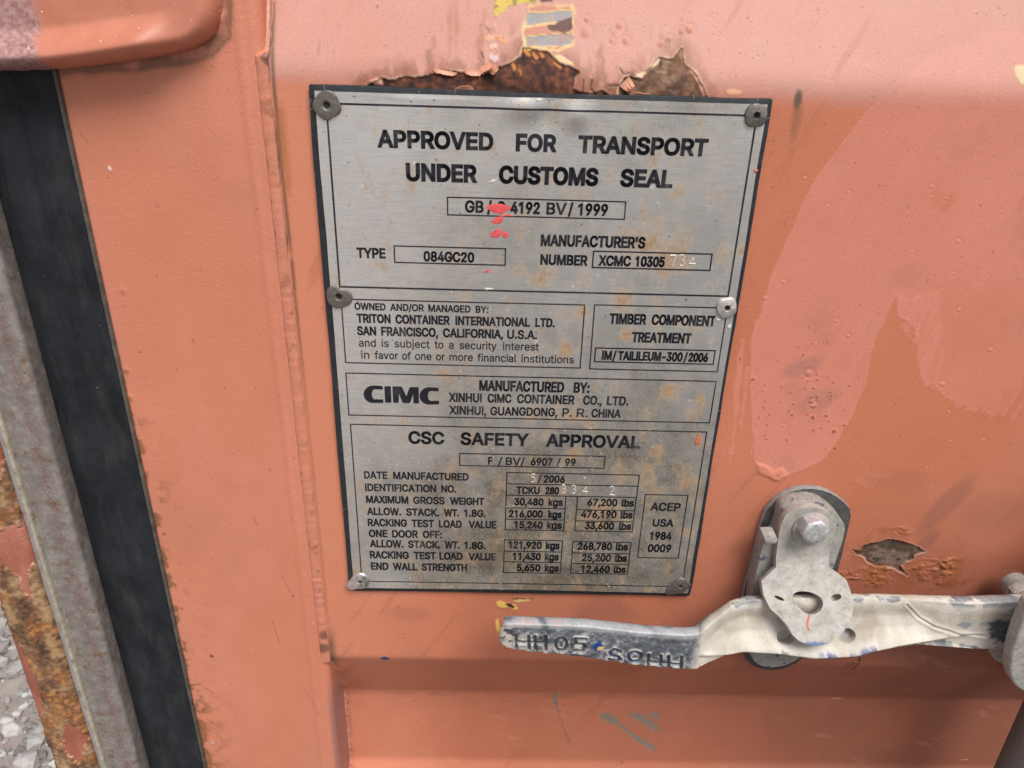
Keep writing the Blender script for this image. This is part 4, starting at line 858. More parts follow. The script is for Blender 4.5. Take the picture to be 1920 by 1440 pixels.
# front of the tube from the seal edge, round its right corner, and back along its side
FR = dense([(-122, 12), (-122, 5.0)], 1) + arc(-120.5, 5.0, 1.5, 180, 270, 4)[1:] + dense([(-119.5, W0), (-25.5, W0)], .62)[0:] + arc(-26, W0 + 6, 6, 270, 360, 12)[1:] + dense([(-20, W0 + 7), (-20, 62)], 3)
def frame_col(u, v, w):
    lf = fbm(u, v, 90, 4, 201); mf = fbm(u, v, 14, 5, 205); ff = fbm(u, v, 3.5, 4, 209)
    c = np.empty((len(u), 3), np.float32); c[:] = (0.545, 0.201, 0.128)
    c *= (.93 + .14 * lf)[:, None] * (.94 + .12 * mf)[:, None]
    c = mixc(c, (0.53, 0.185, 0.105), sst(.45, .7, fbm(u, v * .4, 50, 3, 211)) * .5)
    # brown spots creeping out from under the seal
    near = np.exp(-(u + 122) / 7.0)
    sp_ = sst(.62, .75, fbm(u, v * .8, 5, 4, 215) + .14 * near) * near * sst(150, 230, v)
    c = mixc(c, (0.20, 0.085, 0.035), np.clip(sp_ * 1.5, 0, 1) * .85)
    sp_ = sst(.54, .68, fbm(u, v * .9, 7, 5, 219) + .1 * near) * np.exp(-(u + 122) / 11.0) * sst(400, 440, v)
    c = mixc(c, (0.24, 0.095, 0.035), np.clip(sp_ * 1.6, 0, 1) * .8)
    # dirt and old sealant beside the hinge blade, dark band below it
    hd = poly_sdf(u, v, [UP(*q, W0) for q in ((100, 140), (250, 132), (340, 122), (400, 104), (432, 70), (436, 0), (436, -80), (405, -80), (405, 10), (380, 80), (250, 110), (100, 130))], 14)
    c = mixc(c, (0.15, 0.075, 0.048), sst(2.5, -2.5, hd + 5 * (mf - .5)) * .75 * sst(.30, .55, mf + .08))
    c = mixc(c, (0.11, 0.07, 0.05), np.exp(-((hd + .4 + 2 * (mf - .5)) / .9) ** 2) * sst(-30, -5, -v) * .5)
    # faint streaks, ticks
    for pts, wd in ((((295, 385), (306, 403)), .45), (((475, 970), (505, 1030)), .35), (((525, 1075), (549, 1117)), .3), (((510, 1163), (524, 1205)), .3), (((560, 1275), (598, 1337)), .3), (((145, 240), (165, 268)), .6), (((400, 1300), (385, 1290)), .5)):
        d = line_sdf(u, v, [UP(*q, W0) for q in pts], 4) + .5 * (ff - .5)
        c = mixc(c, (.13, .05, .03), sst(wd * 1.5, wd * .3, d) * .5 * sst(.3, .6, fbm(u, v, 6, 3, 221)))
    for px, py, r, col_ in ((206, 316, 1.1, (.75, .66, .62)), (397, 1230, 1.7, (.16, .07, .035)), (549, 1117, .8, (.1, .04, .03)), (524, 1205, .5, (.1, .04, .03)), (598, 1337, .8, (.1, .04, .03)), (340, 1141, 1.2, (.25, .1, .05)), (307, 1002, 1.6, (.22, .1, .04)), (237, 696, 2.2, (.30, .12, .06)), (243, 746, 2.2, (.28, .11, .05)), (363, 636, 1.3, (.38, .14, .08)), (230, 545, 1.6, (.44, .15, .09)), (588, 1168, .8, (.7, .5, .4)), (480, 1325, .5, (.12, .05, .03)), (398, 1392, 2.4, (.5, .33, .3))):
        cu, cv = UP(px, py, W0); q = np.hypot(u - cu, v - cv) / r + .8 * (ff - .5)
        c = mixc(c, col_, sst(1.1, .5, q) * .9)
    # purple-grey skylight on the tube's inner corner by the recess, put into the colour
    co = sst(-25, -21, u) * sst(395, 440, v)
    c = mixc(c, (0.24, 0.13, 0.125), co * .75 * sst(.25, .5, mf + .1))
    return c, np.full(len(u), .5, np.float32) + .06 * (mf - .5)
def frame_rel(u, v, w):
    h = .25 * (fbm(u, v, 60, 3, 231) - .5)
    # faint raised heat line beside the weld, caulk blob beside the hinge
    h = h + .55 * np.exp(-((u + 31.5 - 1.2 * (fbm(v, v * 0, 30, 3, 235) - .5)) / 2.3) ** 2) * (w < 6)
    for px, py, r, hh in ((412, 33, 2.8, 1.6), (405, 55, 5, 1.0), (380, 96, 6, 1.2), (412, 10, 5, .8), (237, 696, 1.8, .5), (243, 746, 2.2, .6), (230, 545, 2, .5), (363, 636, 1.4, .3), (206, 316, 1, .4), (397, 1230, 1.5, .4)):
        cu, cv = UP(px, py, W0); h = h + hh * np.exp(-((u - cu) ** 2 + (v - cv) ** 2) / r ** 2)
    return h
frame = strip_grid('door_frame', FR, -330, 1290, .9, frame_col, frame_rel, M['frame_paint'], container)

def weld():
    vv = np.concatenate([np.arange(-330, -60, 4.), np.arange(-60, 560, .55), np.arange(560, 1290, 4.)])
    th = np.linspace(-88, 88, 15)
    nz = fbm(vv, vv * 0 + 2, 9, 3, 241); n2 = vnoise(vv / 2.6, vv * 0 + .5, 245); n3 = vnoise(vv / 7, vv * 0 + 3.5, 247)
    # the bead follows the tube edge; beside the outer rib it lies on the face, in recesses it turns the corner
    pw = prof(vv); rec = sst(6, 16, pw)
    cu = -21.6 + 1.3 * (nz - .5)
    wd = 3.3 + .9 * (nz - .5) + .4 * (n2 - .5)
    ht = (1 - .75 * np.exp(-((vv - 384) / 7.0) ** 2)) * 1.15 + .5 * (n2 - .5) * sst(.2, .6, n3) + .5 * (nz - .5)
    P = np.zeros((len(vv), len(th), 3))
    for i, a in enumerate(th):
        s, c = math.sin(math.radians(a)), math.cos(math.radians(a))
        P[:, i, 0] = cu + wd * s + rec * 1.8 * c + rec * 1.2
        P[:, i, 1] = vv
        P[:, i, 2] = np.minimum(pw, W0 + 60 * rec) - .0 + .25 - ht * c - rec * (s < 0) * 1.5 * (-s)
    me = grid_mesh('weld_bead', P)
    u, v = P[..., 0].ravel(), P[..., 1].ravel()
    c = np.empty((len(u), 3), np.float32); c[:] = (0.535, 0.20, 0.13)
    mf = fbm(u, v, 8, 4, 251)
    c *= (.92 + .16 * mf)[:, None]
    c = mixc(c, (0.25, 0.09, 0.05), sst(.6, .75, fbm(u, v, 5, 4, 255)) * .5)
    for px, py, r in ((497, 108, 2.2), (503, 115, 2.0), (470, 108, 1.6), (476, 116, 1.4), (606, 1215, 5), (610, 1190, 4)):
        a, b = UP(px, py, W0); c = mixc(c, (.14, .06, .04), sst(1.2, .5, np.hypot(u - a, v - b) / r + .8 * (mf - .5)) * .8)
    cr = np.exp(-((u + 17.9) / .8) ** 2) * sst(.28, .5, fbm(v, v * 0 + 3, 18, 4, 145) + .1) * (.35 + .65 * sst(190, 90, v))
    c = mixc(c, (.075, .04, .028), cr * .85)
    set_attr(me, 'col', np.clip(c, .004, 1)); set_attr(me, 'rgh', np.full(len(u), .5, np.float32))
    put('weld_bead', me, M['frame_paint'], container, 180)
weld()

# rubber seal: face beside the tube, facet towards the gap, dirty lip along the tube
GK = dense([(-121.6, 14), (-121.6, 4.2)], 2) + dense([(-122.2, 3.2), (-124, 2.9), (-125, 3.6), (-144, 4.2), (-145, 4.9), (-160, 6.2), (-162, 7.2), (-173, 15), (-174, 40)], 3)
gasket = strip_grid('door_seal', GK, -330, 1290, 6, None, None, M['rubber'], container, 25)
gasket['label'] = 'black rubber door seal with a dusty lip'
lip = strip_grid('seal_lip', dense([(-121.4, 3.6), (-121.9, 2.2), (-123.4, 2.2), (-124.0, 3.4)], 1), -330, 1290, 6, None, None, None, gasket, 60)
lm = NT('dusty_seal_edge'); lip.data.materials.append(lm.fin(lm.ramp(lm.noise(9, 4, .7), [(.35, (.045, .04, .036)), (.7, (.13, .10, .08))]), .75, 0.0))

# zinc cover strip with a folded lip
ST = dense([(-174.3, 40), (-174.3, 7.5)], 4) + arc(-177.3, 6.5, 3, 0, -90, 8) + dense([(-177.5, 3.5), (-195.2, 2.6)], 1.2) + dense([(-195.6, 2.2), (-196.2, -0.6), (-196.9, -1.5), (-198.0, -1.5), (-198.5, -0.8)], .5) + dense([(-198.8, 1.5), (-205.6, 5.5), (-206.2, 30)], 1.5)
strip_v = np.arange(-330, 1290, 1.2)
def strip_rel(u, v, w):
    return .9 * (fbm(v, v * 0 + 1, 40, 4, 301) - .5) * sst(-192, -197, u) + .25 * (fbm(u, v, 12, 4, 305) - .5)
strip_grid('zinc_cover_strip', ST, -330, 1290, 1.2, None, strip_rel, M['strip'], container, 180)
# rusty corner post: rounded outer tube, flakes of paint in relief
PO = dense([(-206, 40), (-206, 9)], 3) + arc(-212, 9, 6, 0, -90, 8) + dense([(-213, 2.6), (-224, 1.5), (-233, 3.0)], 1.2) + arc(-234, 11, 8, -90, -180, 10) + dense([(-242, 12), (-242, 62)], 3)
def post_masks(u, v):
    rm_ = fbm(u * 1.1, v * .55, 20, 5, 311) + .10 * np.exp(-((u + 228) / 8) ** 2) - .16 * sst(-234, -238, u) + .05 * np.exp(-((u + 208) / 3) ** 2)
    return rm_
def post_rel(u, v, w):
    m = post_masks(u, v)
    return .8 * sst(.51, .495, m) + .9 * (fbm(u, v, 4.5, 4, 315) - .5) * sst(.5, .52, m) + .5 * (fbm(u, v, 16, 3, 319) - .5) + .5 * np.exp(-((m - .495) / .008) ** 2)
def post_col(u, v, w):
    m = post_masks(u, v); a = fbm(u, v * .5, 10, 5, 321); b = fbm(u, v, 2.2, 4, 325); d = fbm(u, v * .45, 13, 5, 329)
    red = ramp3(.5 * a + .5 * fbm(u, v, 24, 3, 333), [(.3, (.26, .082, .050)), (.55, (.36, .125, .080)), (.75, (.44, .19, .135))])
    rst = ramp3(.6 * a + .4 * b, [(.28, (.050, .026, .018)), (.42, (.135, .070, .038)), (.55, (.23, .125, .066)), (.70, (.38, .25, .14))])
    tan = sst(.55, .66, d + .25 * (b - .5)); rst = mixc(rst, (.42, .27, .14), tan * .6)
    v1 = UP(130, 1345, W0)[1]
    hot = sst(.53, .66, fbm(u, v, 10, 4, 337) + .14 * np.exp(-((v - v1) / 22) ** 2) - .02)
    rst = mixc(rst, (.22, .085, .03), hot * .6); rst = mixc(rst, (.50, .22, .06), hot * sst(.5, .66, b) * .6)
    k = sst(.495, .51, m)
    c = red * (1 - k[:, None]) + rst * k[:, None]
    c = mixc(c, (.62, .42, .27), np.exp(-((m - .503) / .007) ** 2) * sst(.4, .6, b) * .8)
    return c, (.45 + .35 * k).astype(np.float32)
strip_grid('corner_post', PO, -330, 1290, .9, post_col, post_rel, M['post'], container, 180)
sw = bpy.data.meshes.new('side_wall')
pts = []
for i, y in enumerate(np.linspace(62, 1900, 24)):
    off = (0, 0, 36, 36)[i % 4]
    pts.append((-240 + off * .9, y))
vsw = [W(a, t, b)[:] for a, b in pts for t in (-330, 1290)]
sw.from_pydata(vsw, [], [(2 * i, 2 * i + 1, 2 * i + 3, 2 * i + 2) for i in range(len(pts) - 1)])
swm = NT('side_wall_paint'); put('side_wall', sw, swm.fin(swm.ramp(swm.noise(60, 5, .6), [(.3, (.40, .125, .065)), (.7, (.50, .17, .10))]), .5), container)
# hinge blade: forged strap with a rolled lower lip and rounded end
def hinge():
    ho = smooth_closed([UP(px, py, -12) for px, py in ((-300, 140), (0, 136), (60, 134), (120, 131), (190, 122), (250, 113), (300, 105), (340, 96), (366, 84), (384, 66), (394, 42), (398, 10), (398, -60), (398, -260), (-300, -260))], it=1)
    bot = [UP(px, py, -12) for px, py in ((-300, 140), (0, 136), (60, 134), (120, 131), (190, 122), (250, 113), (300, 105), (340, 96), (366, 84))]
    uu = np.arange(-215, -30, .7); vv = np.arange(-110, 4, .7)
    A, B = np.meshgrid(uu, vv); a, b = A.ravel(), B.ravel()
    d = -poly_sdf(a, b, ho, 60)
    d = np.clip(d, -3, 60)
    dbot = line_sdf(a, b, bot, 80)
    R1 = 7.0 + 5.0 * sst(12, 30, dbot)
    q = np.clip(d / R1, 0, 1); rise = np.sqrt(np.clip(1 - (1 - q) ** 2, 0, 1))
    lipm = sst(-52, -74, a)
    h = rise * (14 + lipm * 8.0 * sst(19, 6, dbot)) + 1.0 * (fbm(a, b, 30, 3, 271) - .5) * q
    h = np.where(d <= 0, -1.5, h)
    P = np.stack([a, b, W0 - h], -1).reshape(len(vv), len(uu), 3)
    me = grid_mesh('hinge_blade', P)
    bm = bmesh.new(); bm.from_mesh(me)
    zc = [f for f in bm.faces if all(v.co.y > W0 / 1000 + .001 for v in f.verts)]
    bmesh.ops.delete(bm, geom=zc, context='FACES'); bm.to_mesh(me); bm.free()
    put('hinge_blade', me, M['hinge'], container, 180)
hinge()
# ------------------------------------------------------------------ approval plate
plate = thing('approval_plate', 'scratched steel approval plate printed with black text, riveted over a black backing', 'sign', 115, 318, 0)
def sheet_w(u, v):
    """depth of the steel face: small dents and a crease, all real relief"""
    u = np.asarray(u, float); v = np.asarray(v, float)
    h = .35 * (fbm(u, v, 90, 2, 401) - .5)
    h = h + 2.0 * np.exp(-((u - 106) / 9) ** 2 - ((v - 8) / 6) ** 2) + 1.9 * np.exp(-((u - 131) / 8) ** 2 - ((v - 11) / 7) ** 2) - 1.2 * np.exp(-((u - 119) / 7) ** 2 - ((v - 12) / 9) ** 2)
    h = h + .55 * np.exp(-((u - 102 + .02 * (v - 300)) / 1.6) ** 2) * sst(288, 312, v)
    h = h + .5 * sst(8, 3, v) * np.sin(u / 23.0) * .5 + .4 * sst(306, 314, v) * np.sin(u / 31.0 + 1)
    h = h - .35 * np.exp(-((u - 62) / 26) ** 2) * sst(6, 3.5, v)
    return -h
def make_backing():
    pts = []
    rngb = np.random.default_rng(3)
    def side(a, b, n):
        for i in range(n):
            t = i / n
            pts.append((a[0] + (b[0] - a[0]) * t, a[1] + (b[1] - a[1]) * t))
    side((0.8, -.4), (229.4, 0.2), 70); side((229.6, 1), (229.8, 316.6), 90); side((229.0, 317.6), (1, 317.9), 70); side((.1, 317), (.2, .6), 90)
    P = np.array(pts)
    k = fbm(P[:, 0], P[:, 1], 30, 4, 411) - .5
    c = np.array([115, 159]); dn = (P - c) / np.array([115, 159])
    ax = np.abs(dn[:, 0]) > np.abs(dn[:, 1])
    P[:, 0] += np.where(ax, np.sign(dn[:, 0]) * k * 1.3, 0); P[:, 1] += np.where(~ax, np.sign(dn[:, 1]) * k * 1.6, 0)
    top = (~ax) & (dn[:, 1] < 0)
    # pressed down under the bent middle of the sheet, proud at the corners
    P[top, 1] += 1.5 * np.exp(-((P[top, 0] - 118) / 45) ** 2) + .5
    me = slab('backing', [tuple(p) for p in P], [], lambda u, v: 0.85, 2.9, .5, 2)
    back = put('backing', me, M['backing'], plate, 40)
    kk = NT('dusty_crack'); km = kk.fin((.20, .18, .16), .8)
    # nicks and folds of the brittle rim: thin pale cracks standing across it
    for px0, py0, px1, py1 in ((607, 158, 609, 170), (574, 187, 584, 187), (575, 192, 584, 191), (577, 205, 588, 205), (1421, 182, 1420, 190), (786, 168, 786, 176), (853, 168, 853, 175), (1437, 222, 1449, 221), (1300, 177, 1301, 186), (1391, 535, 1398, 536), (1346, 770, 1352, 771), (639, 955, 648, 955)):
        bm = bmesh.new(); a = UP(px0, py0, .8); b = UP(px1, py1, .8)
        ex, ey = b[0] - a[0], b[1] - a[1]; L = math.hypot(ex, ey); nx, ny = -ey / L * .16, ex / L * .16
        q = [W(a[0] + nx, a[1] + ny, .72), W(b[0] + nx, b[1] + ny, .72), W(b[0] - nx, b[1] - ny, .72), W(a[0] - nx, a[1] - ny, .72)]
        bm.faces.new([bm.verts.new(x) for x in q])
        put('crack', bm_to('crack', bm), km, back)
make_backing()
su = np.arange(3.7, 227.3, .75); sv = np.arange(3.6, 314.4, .75)
SU, SV = np.meshgrid(su, sv)
eu = (fbm(SV, SV * 0 + 1, 40, 3, 421) - .5) * .8; ev = (fbm(SU, SU * 0 + 1, 40, 3, 425) - .5) * .8
su2 = SU + eu * np.where(SU < 10, 1, np.where(SU > 220, 1, 0)); sv2 = SV + ev * np.where(SV < 6, 1, 0)
P = np.stack([su2, sv2, sheet_w(SU, SV)], -1)
me = grid_mesh('steel_sheet', P)
st = np.zeros(SU.size, np.float32)
for (a, b, r, s) in ((1210, 460, 30, 1), (1170, 560, 22, 1), (1255, 480, 30, .9), (1060, 655, 16, .8), (1250, 735, 18, 1), (1310, 750, 10, .8), (830, 705, 14, .9), (1390, 470, 12, 1), (1230, 845, 14, .9), (1290, 900, 22, .7), (1020, 520, 20, .6), (1090, 585, 12, .8), (1175, 630, 12, .9), (1210, 900, 25, .5), (1080, 780, 18, .6), (1130, 960, 30, .6), (760, 790, 14, .5), (1270, 360, 20, .5), (668, 1076, 7, 1), (1290, 1000, 12, .8), (1080, 850, 20, .5), (980, 510, 16, .4), (1000, 780, 20, .5), (720, 500, 10, .5)):
    cu, cv = UP(a, b); st = np.maximum(st, 1.15 * s * np.exp(-((SU - cu) ** 2 + (SV - cv) ** 2).ravel() / (r / 3.4) ** 2))
set_attr(me, 'stain', st)
fu, fv = SU.ravel(), SV.ravel()
film_reflect = -.06 + .36 * sst(22, 75, fu + 34 * (fbm(fu, fv, 45, 4, 431) - .5)) + .52 * sst(110, 240, fv + 60 * (fbm(fu, fv, 60, 3, 435) - .5)) - .12 * sst(212, 222, fu)  # stain film, plus the sheet's bright-left, dark-right reflection put into the mask
film_reflect = film_reflect + .55 * (fbm(fu, fv, 26, 5, 439) - .5) + .25 * (fbm(fu, fv, 5, 4, 443) - .5)
set_attr(me, 'film_reflect', np.clip(film_reflect, 0, 1))
me = apply_mods('steel_sheet', me, [('SOLIDIFY', dict(thickness=.0008, offset=-1))])
sheet = put('steel_sheet', me, M['steel'], plate, 40)

# ---- printing: glyph outlines condensed to each word's measured width
def word_loops(txt, x0, x1, base, cap, stem, y_lower=False):
    """outlines of one word, ink between x0 and x1 (mm), baseline v=base, capital height cap"""
    adv = 0; raw = []
    for ch in txt:
        a, spl = GLYPHS[ch]
        raw.append((adv, spl)); adv += a
    xs = [o + x for o, spl in raw for L in spl for x in L[0::2]]
    xa, xb = min(xs), max(xs)
    sy = cap / 509.0
    off = 0.0
    for _ in range(3):
        sx = max(1e-6, (x1 - x0 - 2 * off) / max(1, xb - xa)); off = max(0.0, (stem * 1.08 * cap - 65 * sx) / 2)
    sy = (cap - 2 * off) / 509.0
    loops = []
    for o, spl in raw:
        for L in spl:
            loops.append([(x0 + off + (o + L[i] - xa) * sx, base - off - L[i + 1] * sy) for i in range(0, len(L), 2)])
    return loops, off
def area2(L): return sum(L[i - 1][0] * L[i][1] - L[i][0] * L[i - 1][1] for i in range(len(L)))
def band(loops, d):
    V = []; F = []
    for L in loops:
        n = len(L)
        for i in range(n):
            a, b, c = L[i - 1], L[i], L[(i + 1) % n]
            ex, ey = c[0] - b[0], c[1] - b[1]; l = math.hypot(ex, ey)
            if l > 1e-4:
                nx, ny = -ey / l * d, ex / l * d; k = len(V)
                V += [(b[0] + nx, b[1] + ny), (c[0] + nx, c[1] + ny), (c[0] - nx, c[1] - ny), (b[0] - nx, b[1] - ny)]; F.append((k, k + 1, k + 2, k + 3))
            fx, fy = b[0] - a[0], b[1] - a[1]; l2 = math.hypot(fx, fy)
            if l > 1e-4 and l2 > 1e-4 and abs(ex * fy - ey * fx) > .05 * l * l2:
                k = len(V); sharp = abs(ex * fy - ey * fx) > .6 * l * l2
                if sharp:      # square corner
                    ux, uy = fx / l2 * d, fy / l2 * d; wx, wy = ex / l * d, ey / l * d
                    V += [(b[0] + ux - wx, b[1] + uy - wy), (b[0] + ux + wx, b[1] + uy + wy), (b[0] - ux + wx, b[1] - uy + wy), (b[0] - ux - wx, b[1] - uy - wy)]; F.append((k, k + 1, k + 2, k + 3))
                else:
                    V += [(b[0] + d * math.cos(q * math.pi / 4), b[1] + d * math.sin(q * math.pi / 4)) for q in range(8)]; F.append(tuple(range(k, k + 8)))
    return np.array(V), F
def ink_mesh(V, F, lift):
    co = [W(p[0], p[1], float(wz) - lift)[:] for p, wz in zip(V, sheet_w(V[:, 0], V[:, 1]))]
    return co, F
def lettering(name, lines, stem=.18, mat='ink', lift=.10, label=None):
    """lines: (baseline (xa,ya,xb,yb) px, cap height px, [(word, px0, px1), ...], optional stem)"""
    co = []; fs = []
    for ln in lines:
        (xa, ya, xb, yb), hpx, words = ln[:3]
        sm = ln[3] if len(ln) > 3 else stem
        va = UP(xa, ya)[1]; vb = UP(xb, yb)[1]; base = (va + vb) / 2
        cap = UP(xa, ya)[1] - UP(xa, ya - hpx)[1]
        groups = {}
        for w_, p0, p1 in words:
            t0 = (p0 - xa) / (xb - xa + 1e-9); y0 = ya + (yb - ya) * t0; t1 = (p1 - xa) / (xb - xa + 1e-9); y1 = ya + (yb - ya) * t1
            u0 = UP(p0, y0)[0]; u1 = UP(p1, y1)[0]
            if w_ in ('/', '1', 'I', '.', ','):   # nothing to condense: keep the stroke width
                pass
            loops, off = word_loops(w_, u0, u1, base, cap, sm)
            LL = [[(x, -y) for x, y in L] for L in loops]
            outer = [L for L in LL if area2(L) < 0]; holes = [L for L in LL if area2(L) > 0]
            for k_, L in enumerate(outer):
                bx = (min(p[0] for p in L), max(p[0] for p in L), min(p[1] for p in L), max(p[1] for p in L))
                hs_ = [h for h in holes if bx[0] < h[0][0] < bx[1] and bx[2] < h[0][1] < bx[3]]
                V, F = fill2d([L] + hs_)
                V = V * [1, -1]
                c2, f2 = ink_mesh(V, F, lift + .004 * (k_ % 4))
                n = len(co); co += c2; fs += [tuple(i + n for i in f) for f in f2]
                if off > .005:            # thicken the strokes with a band along the outline
                    V, F = band([L] + hs_, off)
                    V = V * [1, -1]
                    c2, f2 = ink_mesh(V, F, lift + .016 + .004 * (k_ % 4))
                    n = len(co); co += c2; fs += [tuple(i + n for i in f) for f in f2]
    me = bpy.data.meshes.new(name); me.from_pydata(co, [], fs)
    bm = bmesh.new(); bm.from_mesh(me)
    for f in bm.faces:
        if f.normal.y > 0: f.normal_flip()
    bm.to_mesh(me); bm.free()
    o = put(name, me, M[mat], sheet)
    if label: o['label'] = label
    return o
lettering('heading_lettering', [
    ((708, 276.7, 1318, 293.5), 34, [('APPROVED', 708.3, 925), ('FOR', 966.7, 1042.7), ('TRANSPORT', 1083, 1325)]),
    ((762, 340, 1260, 352.5), 34.5, [('UNDER', 761.7, 894.3), ('CUSTOMS', 935, 1121), ('SEAL', 1161.7, 1260)])], .225)
lettering('approval_number_lettering', [
    ((872, 398.3, 1139, 405), 23, [('GB', 871.7, 906.7), ('/', 913, 922), ('C', 931, 947), ('4192', 956.7, 1012), ('BV', 1024, 1061.7), ('/', 1064.5, 1074), ('1999', 1083, 1139)])], .19)
lettering('type_lettering', [
    ((669.3, 483.5, 723, 484.8), 19.5, [('TYPE', 669.3, 723.3)])], .19)
lettering('type_value_lettering', [
    ((794, 490.3, 889, 492), 19.5, [('084GC20', 794.3, 889.3)])], .19)
lettering('serial_number_lettering', [
    ((1013, 462.3, 1209, 465), 22, [("MANUFACTURER'S", 1013.3, 1209.3)]),
    ((1013, 496.7, 1101, 498), 20, [('NUMBER', 1012.7, 1101)]),
    ((1122, 499, 1246, 500.5), 20, [('XCMC', 1121.7, 1182.3), ('10305', 1190, 1245.7)])], .19)
lettering('owner_lettering', [
    ((665, 580, 916, 587.7), 13.5, [('OWNED', 665, 723.3), ('AND/OR', 731.7, 795), ('MANAGED', 803.3, 882.3), ('BY:', 891.7, 916)]),
    ((669, 604, 1040, 614.5), 17, [('TRITON', 669.3, 732.7), ('CONTAINER', 741.7, 843.3), ('INTERNATIONAL', 854, 993.3), ('LTD.', 1003.3, 1040)]),
    ((670, 627.7, 1006, 636.8), 17, [('SAN', 670, 705.7), ('FRANCISCO,', 715, 821.7), ('CALIFORNIA,', 830.7, 943.3), ('U.S.A.', 950.7, 1006.7)]),
    ((673, 648.5, 1010, 658.5), 14.5, [('and', 673.3, 705), ('is', 715.7, 729.3), ('subject', 740, 805.7), ('to', 815, 831.7), ('a', 841.7, 850.7), ('security', 861.7, 931), ('interest', 942.7, 1010)], .135),
    ((677, 671, 1075, 682.5), 14.5, [('in', 677.3, 692.7), ('favor', 702.7, 746.7), ('of', 754, 770.7), ('one', 778.3, 809), ('or', 817.7, 834), ('more', 842.7, 886.7), ('financial', 895, 968.3), ('institutions', 977.3, 1075.7)], .135)], .178)
lettering('timber_lettering', [
    ((1142, 608.4, 1340, 610.8), 20, [('TIMBER', 1141.7, 1210.7), ('COMPONENT', 1221, 1340.7)]),
    ((1183, 642.3, 1295, 643.5), 19.5, [('TREATMENT', 1183.3, 1295)]),
    ((1128, 676, 1327, 677.8), 17.5, [('IM', 1127.7, 1146.5), ('/', 1147.5, 1155), ('TAILILEUM-300', 1157.7, 1279), ('/', 1281, 1288), ('2006', 1290, 1326.7)])], .175)
lettering('maker_lettering', [
    ((898, 733.3, 1105, 736.2), 20, [('MANUFACTURED', 898.3, 1057.3), ('BY:', 1075, 1105)]),
    ((842, 753.3, 1178, 760), 17, [('XINHUI', 841.7, 903.3), ('CIMC', 914, 959), ('CONTAINER', 969.3, 1076.7), ('CO.,', 1092.7, 1128.3), ('LTD.', 1137.3, 1177.7)]),
    ((843, 776.7, 1163, 783.3), 16, [('XINHUI,', 842.7, 911.7), ('GUANGDONG,', 919.3, 1045), ('P.', 1054, 1072), ('R.', 1081, 1101.7), ('CHINA', 1108.3, 1163.3)])], .165)
lettering('safety_heading_lettering', [
    ((766, 832.5, 1199, 840.5), 24, [('CSC', 766, 833.3), ('SAFETY', 863.3, 990.7), ('APPROVAL', 1023.3, 1199.3)], .20),
    ((915, 871.2, 1079, 874), 14.5, [('F', 915, 923), ('/', 933.5, 942), ('BV/', 948, 983.8), ('6907', 995, 1036), ('/', 1042.5, 1051), ('99', 1058.8, 1079)], .17)])
rows = [((683, 898, 878, 900.3), [('DATE', 683, 726.9), ('MANUFACTURED', 737.4, 878.8)]),
    ((685, 921, 855, 923), [('IDENTIFICATION', 684.9, 818), ('NO.', 827.4, 855.5)]),
    ((687, 943.9, 908, 946), [('MAXIMUM', 686.8, 766), ('GROSS', 774.9, 833.8), ('WEIGHT', 843.9, 908)]),
    ((689, 966.2, 910, 968.4), [('ALLOW.', 688.6, 752.4), ('STACK.', 761.8, 823.6), ('WT.', 832.6, 861), ('1.8G.', 870, 910.6)]),
    ((690, 987.3, 930, 989.6), [('RACKING', 690, 763.6), ('TEST', 771.9, 814), ('LOAD', 823, 866), ('VALUE', 878.8, 930.5)]),
    ((692, 1007, 829, 1008.8), [('ONE', 692, 726.9), ('DOOR', 735.5, 783.9), ('OFF:', 793, 828.9)]),
    ((694, 1026.5, 910, 1028.8), [('ALLOW.', 694, 756.9), ('STACK.', 765.5, 825.5), ('WT.', 833.8, 861.9), ('1.8G.', 870.5, 910.6)]),
    ((694, 1047.4, 929, 1050), [('RACKING', 694, 767), ('TEST', 776, 817.6), ('LOAD', 824, 867.5), ('VALUE', 878.8, 929)]),
    ((696, 1068.3, 876, 1070.8), [('END', 696, 728.8), ('WALL', 737, 783), ('STRENGTH', 790.6, 876)])]
lettering('rating_lettering', [(b, 14, w_) for b, w_ in rows], .172)
vals = [((1008, 904.5, 1059, 905.2), [('/', 1007.5, 1015), ('2006', 1019, 1058.8)]),
    ((968, 926, 1048, 927), [('TCKU', 968, 1011.9), ('280', 1022, 1048)]),
    ((964, 947.6, 1055, 948.4), [('30,480', 964, 1019), ('kgs', 1028, 1055)]),
    ((954, 970.2, 1053, 971), [('216,000', 953.8, 1017.5), ('kgs', 1027.6, 1053)]),
    ((964, 990.8, 1053, 991.6), [('15,240', 964, 1017.5), ('kgs', 1025, 1053)]),
    ((953, 1028.6, 1049, 1029.5), [('121,920', 953, 1015.6), ('kgs', 1023, 1049)]),
    ((961, 1050, 1047, 1050.8), [('11,430', 961, 1013.8), ('kgs', 1021, 1047.5)]),
    ((969, 1071.2, 1047, 1072), [('5,650', 968.8, 1013), ('kgs', 1021, 1047.5)]),
    ((1101, 948.8, 1188, 949.8), [('67,200', 1100.8, 1157), ('lbs', 1165, 1188)]),
    ((1089, 971, 1185, 972), [('476,190', 1088.8, 1155.5), ('lbs', 1163, 1185.5)]),
    ((1096, 992.6, 1183, 993.6), [('33,600', 1096, 1150.6), ('lbs', 1160, 1183)]),
    ((1083, 1031, 1177, 1032), [('268,780', 1083, 1146.9), ('lbs', 1154, 1176.9)]),
    ((1091, 1052.6, 1175, 1053.4), [('25,200', 1090.6, 1145), ('lbs', 1152.5, 1175)]),
    ((1089, 1073.6, 1173, 1074.4), [('12,460', 1088.8, 1143), ('lbs', 1150, 1173)])]
